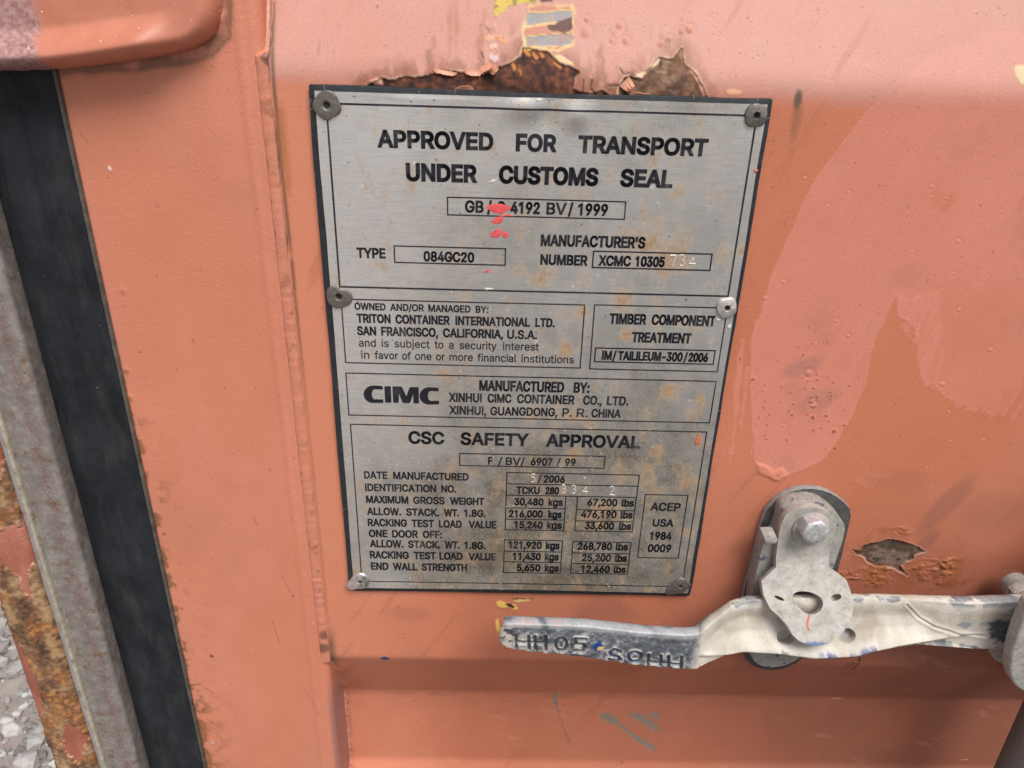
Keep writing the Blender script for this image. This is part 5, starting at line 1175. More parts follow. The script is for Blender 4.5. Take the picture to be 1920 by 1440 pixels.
lettering('rating_value_lettering', [(b, 14, w_) for b, w_ in vals], .178)
lettering('inspection_lettering', [
    ((1219, 957.4, 1275, 958.4), 15.5, [('ACEP', 1218.9, 1275)]), ((1223, 987, 1262, 988), 14.5, [('USA', 1223, 1262)]),
    ((1217, 1011.8, 1258, 1012.4), 15, [('1984', 1217, 1258.6)]), ((1214, 1035, 1257, 1035.6), 15, [('0009', 1213.6, 1257.5)])], .178)
# maker's logo: wide heavy rounded letters
def logo():
    def L(pts): return [(x, y) for x, y in (UP(660 + a * 200 / 1920., 690 + b * 100 / 960.) for a, b in pts)]
    def cshape(x0, x1, y0, y1, xin, th):
        out = []; cx_ = x0 + (y1 - y0) * .52; ry = (y1 - y0) / 2; cy_ = (y0 + y1) / 2; rx = cx_ - x0 + 10
        for i in range(17):
            a = math.radians(90 + 180 * i / 16)
            out.append((cx_ + rx * math.cos(a), cy_ - ry * math.sin(a)))
        n = out[:]
        top = [(x1, y0 + 10 + th * .95), (x1, y0 + 26), (x1 - 22, y0 + 8), (cx_ + 60, y0)]
        bot = [(cx_ + 60, y1), (x1 + 8, y1 - 4), (x1 + 8, y1 - th * 1.0)]
        inner = []
        rx2 = rx - 120; ry2 = ry - th
        for i in range(13):
            a = math.radians(270 - 180 * i / 12)
            inner.append((cx_ + 30 + rx2 * math.cos(a), cy_ - ry2 * math.sin(a)))
        return top + out + bot + inner
    loops = [L(cshape(218, 556, 316, 630, 0, 66)), L(cshape(1226, 1560, 346, 656, 0, 66)),
             L([(582, 340), (592, 328), (690, 328), (700, 338), (710, 614), (700, 624), (606, 624), (597, 614)]),
             L([(727, 342), (740, 330), (880, 334), (905, 350), (978, 510), (1030, 358), (1050, 342), (1190, 346), (1200, 356), (1208, 630), (1198, 638), (1116, 638), (1106, 628), (1100, 470), (1052, 615), (1028, 634), (930, 632), (906, 615), (846, 462), (840, 618), (830, 628), (752, 626), (742, 616)])]
    co = []; fs = []
    for lp in loops:
        V, F = fill2d([[(x, -y) for x, y in lp]]); V = V * [1, -1]
        c2, f2 = ink_mesh(V, F, .10); n = len(co); co += c2; fs += [tuple(i + n for i in f) for f in f2]
    me = bpy.data.meshes.new('logo'); me.from_pydata(co, [], fs)
    bm = bmesh.new(); bm.from_mesh(me)
    for f in bm.faces:
        if f.normal.y > 0: f.normal_flip()
    bm.to_mesh(me); bm.free()
    put('maker_logo', me, M['ink'], sheet)
logo()
# ruled boxes
def rules():
    co = []; fs = []; nlay = [0]
    def seg(a, b, th):
        # a strip between two plate points, following the sheet
        ex, ey = b[0] - a[0], b[1] - a[1]; L = math.hypot(ex, ey); nx, ny = -ey / L * th / 2, ex / L * th / 2
        n = max(2, int(L / 3)); base = len(co)
        lift = .085 + .004 * (nlay[0] % 3); nlay[0] += 1
        for i in range(n + 1):
            t = i / n; x = a[0] + ex * t; y = a[1] + ey * t
            for s in (1, -1):
                q = (x + nx * s, y + ny * s)
                co.append(W(q[0], q[1], float(sheet_w(q[0], q[1])) - lift)[:])
        for i in range(n):
            k = base + 2 * i; fs.append((k, k + 1, k + 3, k + 2))
    def box(u0, v0, u1, v1, th):
        h = th / 2
        seg((u0 - h, v0), (u1 + h, v0), th); seg((u1, v0 + h), (u1, v1 - h), th); seg((u1 + h, v1), (u0 - h, v1), th); seg((u0, v1 - h), (u0, v0 + h), th)
    T = .72
    box(8.9, 9.0, 222.5, 103.8, T * 1.35)
    box(68.2, 53.4, 161.2, 62.6, T); box(39.5, 80.1, 99.0, 89.2, T); box(146.3, 80.2, 210.3, 89.3, T * 1.1)
    box(9.1, 110.9, 143.7, 149.4, T); box(149.2, 110.7, 223.2, 149.8, T); 
    a = UP(1116.7, 652.3); b = UP(1337, 683); box(a[0], a[1], b[0], b[1], T * 1.1)
    box(8.7, 156, 223.4, 183.5, T)
    a = UP(861.9, 850); b = UP(1132.5, 878); box(a[0], a[1], b[0], b[1], T)
    box(9.2, 189.8, 222.7, 308.6, T); box(190.5, 235.6, 217.2, 285, T)
    def uv(px, py): return UP(px, py)
    t0 = uv(950.4, 886); t1 = uv(1200.5, 890.6); y0 = (t0[1] + t1[1]) / 2
    y1 = (uv(949.6, 907.5)[1] + uv(1196.8, 911)[1]) / 2; y2 = (uv(949, 929)[1] + uv(1194.5, 931.9)[1]) / 2
    uL = t0[0]; uR = uv(1197, 905)[0]
    box(uL, y0, uR, y2, T); seg((uL, y1), (uR, y1), T)
    y3 = uv(948.4, 951.8)[1]; y4 = uv(948, 973)[1]; y5 = uv(947, 992.8)[1]; uM = uv(1059, 960)[0]
    seg((uL, y2), (uL, y5), T); seg((uM, y2), (uM, y5 + T / 2), T)
    for y in (y3, y4, y5): seg((uL - T / 2, y), (uM, y), T)
    uA = uv(1080.5, 960)[0]; seg((uA, y2), (uA, y5 + T / 2), T); seg((uR - .3, y2), (uR - .3, y5 + T / 2), T)
    for y in (y3 + .5, y4 + .4, y5): seg((uA, y), (uR - .3, y), T)
    z0 = uv(945.5, 1011.8)[1]; z1 = uv(945, 1033)[1]; z2 = uv(944.7, 1053)[1]; z3 = uv(944.4, 1073)[1]
    uL2 = uv(945, 1040)[0]; uM2 = uv(1053, 1040)[0]; uA2 = uv(1072.5, 1040)[0]; uR2 = uv(1180, 1045)[0]
    box(uL2, z0, uM2, z3, T); box(uA2, z0 + .4, uR2, z3 - .2, T)
    for y in (z1, z2): seg((uL2, y), (uM2, y), T); seg((uA2, y + .5), (uR2, y + .5), T)
    me = bpy.data.meshes.new('ruled_lines'); me.from_pydata(co, [], fs)
    bm = bmesh.new(); bm.from_mesh(me)
    for f in bm.faces:
        if f.normal.y > 0: f.normal_flip()
    bm.to_mesh(me); bm.free()
    put('ruled_lines', me, M['ink'], sheet)
rules()
# hand-stamped figures: raised bright ridges struck by punches
def tube_strokes(name, strokes, r, mat, parent, wf, lift=0.0):
    bm = bmesh.new()
    for s in strokes:
        rings = []
        for i, (u, v) in enumerate(s):
            a = s[max(0, i - 1)]; b = s[min(len(s) - 1, i + 1)]
            ex, ey = b[0] - a[0], b[1] - a[1]; L = math.hypot(ex, ey) + 1e-9; nx, ny = -ey / L, ex / L
            ring = []
            for k in range(7):
                t = math.pi * k / 6
                ring.append(bm.verts.new(W(u + nx * r * math.cos(t), v + ny * r * math.cos(t), wf(u, v) - lift - r * .55 * math.sin(t))))
            rings.append(ring)
        for A, B in zip(rings[:-1], rings[1:]):
            for k in range(6): bm.faces.new((A[k], A[k + 1], B[k + 1], B[k]))
    me = bm_to(name, bm)
    return put(name, me, M[mat], parent, 180)
def circ(cx_, cy_, rx, ry, a0, a1, n=12): return [(cx_ + rx * math.cos(math.radians(a0 + (a1 - a0) * i / n)), cy_ + ry * math.sin(math.radians(a0 + (a1 - a0) * i / n))) for i in range(n + 1)]
DIG = {'7': [[(0, 0), (1, 0), (.35, 1)]], '3': [[(0.05, .12)] + circ(.45, .25, .45, .25, -130, 90, 9) , circ(.45, .75, .5, .26, -90, 140, 10)],
       '4': [[(.7, 1), (.7, 0.15), (0, .72), (1, .72)]], '5': [[(.9, 0), (.2, 0), (.15, .42)] + circ(.45, .68, .46, .32, -110, 140, 10)], '2': [circ(.48, .27, .44, .27, -170, 30, 8) + [(0.02, 1), (1, 1)]]}
for nm, figs in (('stamped_serial_figures', (('7', 1257, 1268, 479, 500), ('3', 1274, 1284, 478, 498), ('4', 1292, 1304, 481, 500))), ('stamped_date_figure', (('5', 995, 1004, 889, 904),)), ('stamped_identity_figures', (('3', 1053, 1061, 909, 924), ('3', 1072, 1080, 910, 925), ('4', 1092, 1102, 911, 926), ('2', 1143, 1152, 912, 928)))):
    stk = []
    for ch, x0, x1, y0, y1 in figs:
        for s in DIG[ch]:
            pts = [UP(x0 + (x1 - x0) * a, y0 + (y1 - y0) * b) for a, b in s]
            fine = []
            for p, q in zip(pts[:-1], pts[1:]):
                m_ = max(1, int(math.hypot(q[0] - p[0], q[1] - p[1]) / .6)); fine += [(p[0] + (q[0] - p[0]) * i / m_, p[1] + (q[1] - p[1]) * i / m_) for i in range(m_)]
            stk.append(fine + [pts[-1]])
    tube_strokes(nm, stk, .31, 'stamp', sheet, lambda u, v: float(sheet_w(u, v)), .06)
# thin paint splashes on the steel
def splash(name, polys, mat, thick=.22, label=None):
    for poly in polys:
        bm = bmesh.new()
        pts = [UP(*p) for p in poly]
        dnse = []
        for i in range(len(pts)):
            a, b = pts[i], pts[(i + 1) % len(pts)]
            for k in range(10):
                t = k / 10; x = a[0] + (b[0] - a[0]) * t; y = a[1] + (b[1] - a[1]) * t
                j = 2.6 * (float(fbm(np.array([x]), np.array([y]), 1.5, 4, 501)[0]) - .5); j2 = 1.8 * (float(fbm(np.array([x]), np.array([y]), 1.1, 4, 511)[0]) - .5); dnse.append((x + j, y + j2))
        cx_ = sum(p[0] for p in dnse) / len(dnse); cy_ = sum(p[1] for p in dnse) / len(dnse)
        rings = []
        for s, h in ((1.0, 0.02), (.9, .7), (.5, 1.0)):
            rings.append([bm.verts.new(W(cx_ + (p[0] - cx_) * s, cy_ + (p[1] - cy_) * s, float(sheet_w(p[0], p[1])) - .1 - thick * h)) for p in dnse])
        for A, B in zip(rings[:-1], rings[1:]):
            for i in range(len(A)):
                j = (i + 1) % len(A)
                try: bm.faces.new((A[i], A[j], B[j], B[i]))
                except ValueError: pass
        bm.faces.new(rings[-1])
        put(name, bm_to(name, bm), M[mat], sheet, 60)
splash('red_paint_mark', [((910, 389), (920, 383), (936, 381), (952, 384), (959, 388), (953, 393), (947, 398), (938, 403), (928, 400), (919, 394)), ((921, 414), (930, 407), (942, 405), (941, 413), (937, 419), (926, 421)), ((919, 442), (924, 434), (931, 429), (938, 430), (940, 438), (934, 445), (926, 446)), ((941, 432), (951, 436), (956, 443), (947, 446), (941, 442)), ((908, 508), (914, 505), (919, 506), (916, 511), (910, 511)), ((935, 404), (960, 402), (964, 404), (940, 406))], 'red_paint', .10, 'red paint dabs over the approval number')
splash('orange_paint_drip', [((1301, 828), (1306, 820), (1312, 813), (1314, 812), (1314, 824), (1312, 832), (1305, 835)), ((1412, 319), (1417, 317), (1420, 320), (1417, 324), (1413, 323))], 'orange_paint', .4)
splash('pale_paint_mark', [((1003, 187), (1010, 183), (1019, 184), (1020, 188), (1010, 191)), ((918, 342), (926, 337), (932, 335), (928, 341)), ((907, 541), (914, 538), (925, 543), (913, 545)), ((1364, 612), (1369, 606), (1372, 611), (1368, 616)), ((1343, 594), (1350, 600), (1348, 603), (1342, 600))], 'cream_paint', .2)

# rivets: each head worn differently
def rivet(px, py, rpx, mat, kind, label, seed):
    cu, cv = UP(px, py, -1.5); r = UP(px + rpx, py, -1.5)[0] - cu
    rg = np.random.default_rng(seed)
    ph = rg.uniform(0, 6.28, 4); am = rg.uniform(.01, .05, 4)
    def wob(rad, th):
        k = rad / r
        dr = r * k ** 3 * sum(a * np.sin((i + 2) * th + p) for i, (a, p) in enumerate(zip(am, ph)))
        dh = .22 * (fbm(cu + rad * np.cos(th) + seed * 9, cv + rad * np.sin(th), 2.2, 3, 601) - .5) * 2
        if kind == 'torn':
            bite = np.exp(-((np.mod(th + 1.15 + 3.14, 6.28) - 3.14) / .62) ** 2); dr = dr - r * .42 * bite * k ** 2
        if kind == 'folded':
            bite = np.exp(-((np.mod(th - .1 + 3.14, 6.28) - 3.14) / .5) ** 2); dh = dh + .8 * bite * k; dr = dr - r * .15 * bite * k
        if kind == 'molten':
            b2 = np.exp(-((np.mod(th - 2.5 + 3.14, 6.28) - 3.14) / .5) ** 2); dr = dr + r * .75 * b2 * k ** 2; dh = dh - .3 * b2 * k
            dh = dh + .5 * (fbm(cu + rad * np.cos(th), cv + rad * np.sin(th), 1.6, 3, 607) - .5)
        if rad < r * .3: dh = dh * .3; dr = dr * 0
        return dr, dh
    hr = r * (.225 if kind != 'molten' else .16)
    dome = 1.0 if kind in ('flat', 'torn') else 2.2
    prof_ = [(0.01, .2), (hr * .9, .22), (hr * .99, .3), (hr, .9), (hr * 1.5, 1.15 + dome * .35)] + [(r * k, 1.15 + dome * .35 * (1 - k ** 2.5)) for k in (.45, .6, .75, .88, .95)] + [(r, .75), (r * 1.0, -.4)]
    me = lathe('rivet', cu, cv, 0.0, prof_, 56, wob)
    o = put('rivet', me, M[mat], plate, 50)
    me.materials.append(M['rivet_hole'])
    for f in me.polygons:
        if f.index < 56 * 3: f.material_index = 1
    o['label'] = label
rivet(612, 198, 26, 'rivet_dark', 'flat', 'large dark flat rivet head', 1)
rivet(635, 557, 24, 'rivet_dark', 'torn', 'dark rivet head with a torn edge', 2)
rivet(1419, 217, 22, 'rivet_dark', 'folded', 'dark rivet head with a scarred face', 3)
rivet(1364, 578, 20, 'rivet_light', 'folded', 'pale aluminium rivet with a folded edge', 4)
rivet(675, 1091, 18, 'rivet_bright', 'molten', 'shiny squashed rivet', 5)
rivet(1276, 1100, 18, 'rivet_dark', 'molten', 'squashed grey rivet with a tail', 6)

# ------------------------------------------------------------------ door handle (one twisted forged bar)
handle = thing('door_handle', 'twisted galvanised locking handle with chipped white paint and stamped grip', 'handle', 225, 345, -40)
ST_ = [ # top edge (px,py,w), bottom edge (px,py,w), dish depth mm
    (936, 1184, -38, 936, 1199, -38, 0), (937.5, 1177, -39, 938, 1207, -39, 0), (942, 1171.5, -40, 943, 1213, -40, 0), (950, 1169, -40, 951, 1217.5, -40, 0), (968, 1168.5, -40, 969, 1221, -40, 0),
    (1100, 1173, -40, 1098, 1235, -40, 0), (1205, 1185, -40, 1200, 1250, -40, 0), (1285, 1190, -40, 1280, 1257, -40, 0), (1312, 1187, -39, 1306, 1258, -40, .2),
    (1342, 1160, -35, 1330, 1245, -40, 1.2), (1372, 1134, -31, 1362, 1231, -41, 2.6), (1402, 1122, -28, 1396, 1226, -42, 3.6), (1462, 1119, -27, 1460, 1230, -43, 4.2),
    (1530, 1118, -26, 1530, 1239, -43, 4.2), (1600, 1117, -26, 1606, 1235, -43, 3.8), (1660, 1117, -27, 1668, 1219, -42, 3.2), (1715, 1121, -29, 1722, 1211, -39, 1.8),
    (1770, 1127, -32, 1775, 1216, -36, .4), (1830, 1129, -33, 1832, 1220, -35, 0), (1900, 1127, -33, 1900, 1220, -34, 0), (1990, 1125, -33, 1990, 1220, -33, 0)]
def make_handle():
    T = np.array([(*UP(a, b, c), c) for a, b, c, *_ in ST_]); B = np.array([(*UP(r[3], r[4], r[5]), r[5]) for r in ST_]); D = np.array([r[6] for r in ST_])
    s = np.array([0] + list(np.cumsum(np.hypot(np.diff((T + B)[:, 0]) / 2, np.diff((T + B)[:, 1]) / 2))))
    ss = np.arange(0, s[-1], .42)
    def interp(A):   # smooth monotone-ish interpolation
        k = np.interp(ss, s, A)
        n = 15; ker = np.hanning(n); ker /= ker.sum()
        k2 = np.convolve(np.pad(k, n // 2, mode='edge'), ker, 'valid')
        b = sst(3, 10, ss); return k * (1 - b) + k2 * b
    Ti = np.stack([interp(T[:, i]) for i in range(3)], -1); Bi = np.stack([interp(B[:, i]) for i in range(3)], -1); Di = interp(D)
    th = 8.0; NF = 92; NB = 24; NC = 7
    tan = np.gradient((Ti + Bi) / 2, axis=0); tan /= np.linalg.norm(tan, axis=1)[:, None]
    e = Bi - Ti; L = np.linalg.norm(e, axis=1); e /= L[:, None]
    n = np.cross(tan, e); n *= np.where(n[:, 2:3] > 0, -1, 1); n /= np.linalg.norm(n, axis=1)[:, None]
    rows_ = []; fpar = []
    r = 2.6
    # parameter list: (s offset type) front face, bottom corner, back, top corner
    for k in range(NF + 1):
        t = k / NF; rows_.append(('f', t))
    for k in range(1, NC): rows_.append(('cb', k / NC))
    for k in range(NB + 1): rows_.append(('b', 1 - k / NB))
    for k in range(1, NC): rows_.append(('ct', k / NC))
    nU = len(ss); P = np.zeros((len(rows_), nU, 3)); tt = np.zeros((len(rows_), nU)); front = np.zeros((len(rows_), nU))
    endr = sst(0, 4, ss)                     # rounded nose
    thk = th * (.55 + .45 * endr)
    for j, (kind, t) in enumerate(rows_):
        if kind == 'f': sv_ = r * .5 + (L - r) * t; h = -np.clip(r * .9 - np.minimum(sv_, L - sv_), 0, 9) ** 2 * .16; h = h - Di * 1.5 * sst(.05, .42, t) * sst(.99, .60, t); tt[j] = t; front[j] = 1
        elif kind == 'b': sv_ = r * .5 + (L - r) * t; h = -thk + np.clip(r * .9 - np.minimum(sv_, L - sv_), 0, 9) ** 2 * .16 - Di * 3.2 * t * (1 - t); tt[j] = t
        else:
            q = t if kind == 'cb' else 1 - t
            hc = -thk * q; bul = math.sin(math.pi * q) * r * .5
            sv_ = (L - r * .5 + bul) if kind == 'cb' else (r * .5 - bul)
            h = hc; tt[j] = 1 if kind == 'cb' else 0
        P[j] = Ti + e * np.broadcast_to(sv_, (nU,))[:, None] + n * np.broadcast_to(h, (nU,))[:, None]
    # ---- surface relief
    nf = n[None].repeat(len(rows_), 0)
    q = P.reshape(-1, 3); u, v, w = q[:, 0], q[:, 1], q[:, 2]; fr = front.ravel(); t = tt.ravel()
    sl = np.tile(ss, len(rows_))
    # photograph coordinates of the surface, to read the stamped figures off it
    d3 = (q - CAM) @ RM.T; px = d3[:, 0] / d3[:, 2] * FPX + 960; py = d3[:, 1] / d3[:, 2] * FPX + 720
    white_side = sst(1296, 1318, px + 14 * (fbm(u, v, 6, 4, 701) - .5) + .28 * (py - 1215))
    h = .5 * (fbm(u, v + w, 14, 4, 705) - .5) + .22 * (fbm(u, v + w, 3, 4, 709) - .5)
    eng = np.full(len(u), 99.0, np.float32)
    sel = np.where((fr > 0) & (px < 1310))[0]
    strokes = [[(967, 1193), (968, 1215)], [(967, 1204), (1024, 1206)], [(991, 1194), (992, 1217)], [(1003, 1194), (1004, 1218)], [(1023, 1194), (1024, 1219)],
               circ(1052, 1208.5, 10.5, 11.5, 0, 360, 18), [(1098, 1199), (1079, 1198), (1079, 1208), (1093, 1208), (1098, 1214), (1092, 1221), (1076, 1220)],
               [(1162, 1222), (1152, 1218), (1143, 1223), (1146, 1230), (1159, 1232), (1164, 1237), (1155, 1240), (1142, 1236)], circ(1190, 1232, 12, 9, 0, 360, 18),
               [(1216, 1228), (1215, 1246)], [(1215, 1241), (1278, 1247)], [(1239, 1230), (1239, 1247)], [(1253, 1231), (1254, 1250)], [(1278, 1233), (1277, 1252)]]
    for s_ in strokes:
        d = line_sdf(px[sel], py[sel], s_, 14); eng[sel] = np.minimum(eng[sel], d)
    h = h - 1.3 * sst(3.4, 1.4, eng) + .6 * np.exp(-((eng - 5.0) / 1.5) ** 2)
    hole = np.full(len(u), 99.0)
    for a, b, rr in ((1473, 1195, 13), (1588, 1192, 13)):
        hole = np.minimum(hole, np.hypot((px - a) / (rr + 2), (py - b) / rr) + .02 * (fr < 1) + (fr < 1) * 50)
    h = h - 7.0 * sst(1.06, .94, hole)
    # the lip of the twist runs out as a ridge across the flat bar; below it the face steps back
    ry = np.interp(px, [1600, 1640, 1680, 1740, 1790, 1850, 1900], [1250, 1228, 1213, 1203, 1194, 1187, 1185])
    fd = sst(1640, 1690, px) * sst(1850, 1760, px) * fr
    below = sst(-2.5, 2.5, py - ry)
    h = h + fd * (-5.6 * below + 1.3 * np.exp(-((py - ry + 4) / 6) ** 2))
    ry2 = np.interp(px, [1300, 1320, 1350, 1390], [1232, 1230, 1229, 1226])
    fd2 = sst(1306, 1324, px) * sst(1392, 1362, px) * fr
    h = h + fd2 * (-2.0 * sst(-2, 3, py - ry2) + 1.0 * np.exp(-((py - ry2 + 3) / 4) ** 2))
    cd = line_sdf(px, py, [(1700, 1135), (1722, 1158), (1752, 1176), (1800, 1190), (1850, 1193)], 60) * fr + 99 * (1 - fr)
    h = h + .5 * np.exp(-((cd - 4) / 3) ** 2) - .5 * np.exp(-(cd / 2.2) ** 2)
    P = P + nf * h.reshape(len(rows_), nU)[..., None]
    # ---- colours
    n1 = fbm(u + .5 * w, v + 1.3 * w, 9, 5, 721); n2 = fbm(u + .8 * v, 1.2 * v - 1.5 * w - .5 * u, 4.6, 5, 725); n3 = fbm(u, v + w, 22, 4, 729)
    n4 = fbm(u + .4 * w, v - w, 1.9, 4, 741)
    zinc = ramp3(.25 * n1 + .35 * n2 + .4 * n4, [(.3, (.050, .056, .068)), (.5, (.105, .115, .135)), (.62, (.20, .21, .235)), (.75, (.40, .40, .41))])
    paint = ramp3(.5 * n1 + .5 * n3, [(.3, (.40, .36, .30)), (.5, (.53, .49, .435)), (.7, (.60, .575, .54))])
    dirt = sst(.5, .68, fbm(u, v, 12, 5, 733)) * .5
    paint = mixc(paint, (.33, .28, .215), np.clip(dirt * fr * .8 + .55 * fr * sst(.10, .3, t) * sst(.9, .7, t) * sst(.38, .58, n3), 0, .85))  # random dirt, plus the dish's tan shading put into the paint colour
    edge = np.maximum(sst(.14, .02, t), sst(.86, .985, t)) ; edge = np.maximum(edge, 1 - fr)
    chip = sst(.585, .61, .18 * n2 + .42 * n1 + .40 * n3 + .07 * edge)
    pk = white_side * (1 - chip * (.25 + .75 * edge))
    big = np.zeros(len(u)); dark_ = sst(1.05, .8, np.hypot((px - 1885) / 34, (py - 1183) / 24) + 1.1 * (n2 - .5))
    for a, b, ra, rb in ((1885, 1183, 34, 24), (1810, 1172, 14, 8), (1675, 1124, 14, 6), (1610, 1125, 10, 6), (1850, 1170, 10, 5), (1905, 1145, 12, 10)):
        big = np.maximum(big, sst(1.05, .8, np.hypot((px - a) / ra, (py - b) / rb) + 1.1 * (n2 - .5)))
    pk = pk * (1 - big)
    # leftover white in and round the stamped figures on the grip
    remn = np.exp(-((eng - 5.0) / 2.0) ** 2) * sst(.36, .52, n2) * .75
    remn = np.maximum(remn, sst(985, 955, px) * sst(.40, .5, n2) * .9 * sst(1165, 1185, py))
    remn = np.maximum(remn, sst(1060, 985, px) * sst(.47, .56, n2) * .55 * (eng > 4) * sst(1180, 1190, py))
    topband = sst(.16, .05, t) * (px < 1310)
    zinc = mixc(zinc, (.40, .40, .42), topband * sst(.35, .6, n1 + .1) * .6)  # highlight along the grip's top edge, put into the zinc colour
    c = mixc(zinc, (.50, .45, .40), np.clip(remn, 0, 1) * (px < 1320))
    c = mixc(c, (.04, .042, .05), sst(2.8, 1.2, eng) * .8)
    c = mixc(c, (.014, .035, .13), sst(3.0, 1.5, eng) * (px > 1135) * sst(.46, .56, n1) * .7)
    bd = np.hypot((px - 1122) / 10, (py - 1211) / 9) + 1.0 * (n2 - .5) + 50 * (1 - fr)
    c = mixc(c, (.012, .045, .22), sst(1.05, .8, bd))
    gd = np.hypot((px - 1128) / 9, (py - 1216) / 5) + 2.4 * (n2 - .5) + 50 * (1 - fr)
    c = mixc(c, (.60, .42, .13), sst(.7, .5, gd))
    c = mixc(c, (.255, .26, .268), (px > 1330) * (.45 + .5 * sst(.35, .6, n2)) * (1 - dark_))
    c = c * (1 - pk[:, None]) + paint * pk[:, None]
    # worn blue undercoat on the lower lip of the twist
    bl_ = sst(.84, .97, t) * sst(1480, 1530, px) * sst(1660, 1600, px) * sst(.42, .55, n1 + .02)
    c = mixc(c, (.05, .10, .26), bl_ * .85)
    pinkish = sst(.07, .0, t) * (px < 1060) * sst(.52, .6, n1); c = mixc(c, (.5, .2, .16), pinkish * .22)
    me = grid_mesh('handle_bar', P, close_v=True)
    set_attr(me, 'col', np.clip(c, .004, .95)); set_attr(me, 'rgh', (.42 + .2 * pk + .1 * (n1 - .5)).astype(np.float32))
    bm = bmesh.new(); bm.from_mesh(me); bm.verts.ensure_lookup_table()
    nR = len(rows_)
    for col_ in (0, nU - 1):
        bm.faces.new([bm.verts[j * nU + col_] for j in range(nR)])
    bmesh.ops.recalc_face_normals(bm, faces=bm.faces)
    bm.to_mesh(me); bm.free()
    put('handle_bar', me, M['handle'], handle, 60)
make_handle()

# ------------------------------------------------------------------ handle keeper (swivel catch on its bracket)
keeper = thing('handle_keeper', 'dusty galvanised handle keeper, its swivel plate bolted above the bar', 'latch', 285, 360, W0)
def PL(w, *pts): return [UP(a, b, w) for a, b in pts]
bo = smooth_closed(PL(-1.5, (1431, 964), (1455, 936), (1484, 921), (1515, 915), (1549, 920), (1578, 936), (1598, 958), (1590, 995), (1572, 1070), (1545, 1160), (1515, 1225), (1500, 1240), (1470, 1255), (1440, 1258), (1412, 1250), (1394, 1232), (1389, 1200), (1389, 1130), (1413, 1043)), it=1)
base = put('base_plate', slab('base_plate', bo, [], lambda u, v: -1.5, 5.0, .5), M['galv_dark'], keeper, 40)
base.data.materials.append(M['galv_mid'])          # the sheared edge of the plate is paler than its face
for f in base.data.polygons:
    if f.normal.y > -.8: f.material_index = 1
br = smooth_closed(PL(-13, (1464, 962), (1468, 952), (1493, 943), (1520, 940), (1543, 945), (1562, 958), (1580, 977), (1586, 990), (1582, 1012), (1574, 1035), (1561, 1072), (1540, 1150), (1515, 1215), (1500, 1236), (1470, 1250), (1440, 1253), (1418, 1246), (1405, 1226), (1403, 1190), (1407, 1122), (1428, 1026), (1437, 1012), (1452, 1008), (1460, 985)), it=1)
put('bracket', slab('bracket', br, [], lambda u, v: -13.0, 11.8, .9), M['galv_bracket'], keeper, 40)
lug = PL(-22, (1431, 1004), (1455, 1003), (1459, 1014), (1455, 1020), (1436, 1021))
put('stop_lug', slab('stop_lug', lug, [], lambda u, v: -22, 9, .9), M['galv_light'], keeper, 40)
# swivel plate: flat round the bolt, bent outwards below the neck so it hooks in front of the bar
wk = [(900, -19), (1045, -19), (1100, -27.5), (1160, -38.5), (1215, -48.5)]
def wpx(py): return float(np.interp(py, [k[0] for k in wk], [k[1] for k in wk]))
def PB(*pts): return [UP(a, b, wpx(b)) for a, b in pts]
vk = [UP(1520, k[0], k[1])[1] for k in wk]
def wswivel(u, v): return float(np.interp(v, vk, [k[1] for k in wk]))
so = [(1473, 966), (1485, 957), (1500, 952), (1521, 950), (1541, 954), (1556, 964), (1566, 978), (1569, 990), (1563, 1008), (1557, 1030), (1555, 1063)]
so += [(1587, 1087), (1595, 1108), (1601, 1138), (1597, 1157), (1590, 1172), (1581, 1187), (1566, 1202), (1550, 1209), (1533, 1212), (1512, 1209), (1497, 1201), (1486, 1190), (1474, 1170), (1460, 1155), (1444, 1141), (1431, 1114), (1427, 1088), (1455, 1063), (1457, 1030), (1460, 1005), (1464, 984)]
so = PB(*so)
ang = 0.35
hole = PB(*[(1515 + 28 * math.cos(a) * .98 - 4 * math.sin(2 * a), 1130.5 + 21 * math.sin(a) + 7 * math.cos(a)) for a in np.linspace(0, 2 * math.pi, 40, endpoint=False)])
h1 = PB(*[(1461 + 9.5 * math.cos(a), 1121 + 3.2 * math.sin(a) + 4 * math.cos(a)) for a in np.linspace(0, 2 * math.pi, 20, endpoint=False)])
h2 = PB(*[(1568 + 10 * math.cos(a), 1120.5 + 6.5 * math.sin(a) - 1.5 * math.cos(a)) for a in np.linspace(0, 2 * math.pi, 20, endpoint=False)])
so_s = []
for i in range(len(so)):
    a, b = so[i], so[(i + 1) % len(so)]; so_s += [a, ((a[0] + b[0]) / 2, (a[1] + b[1]) / 2)]
v_a, v_b = vk[1], vk[-1]
cuts = list(np.linspace(vk[1] - 1, vk[-1] + 1, 40))
_ws_dense = np.interp(np.arange(200, 420, .5), vk, [k[1] for k in wk]); _ws_dense = _box(_ws_dense, 9)
def wsw2(u, v): return float(np.interp(v, np.arange(200, 420, .5), _ws_dense))
swivel = put('swivel_plate', slab('swivel_plate', so_s, [hole, h1, h2], wsw2, 4.6, 0, 2, cuts), None, keeper, 50)
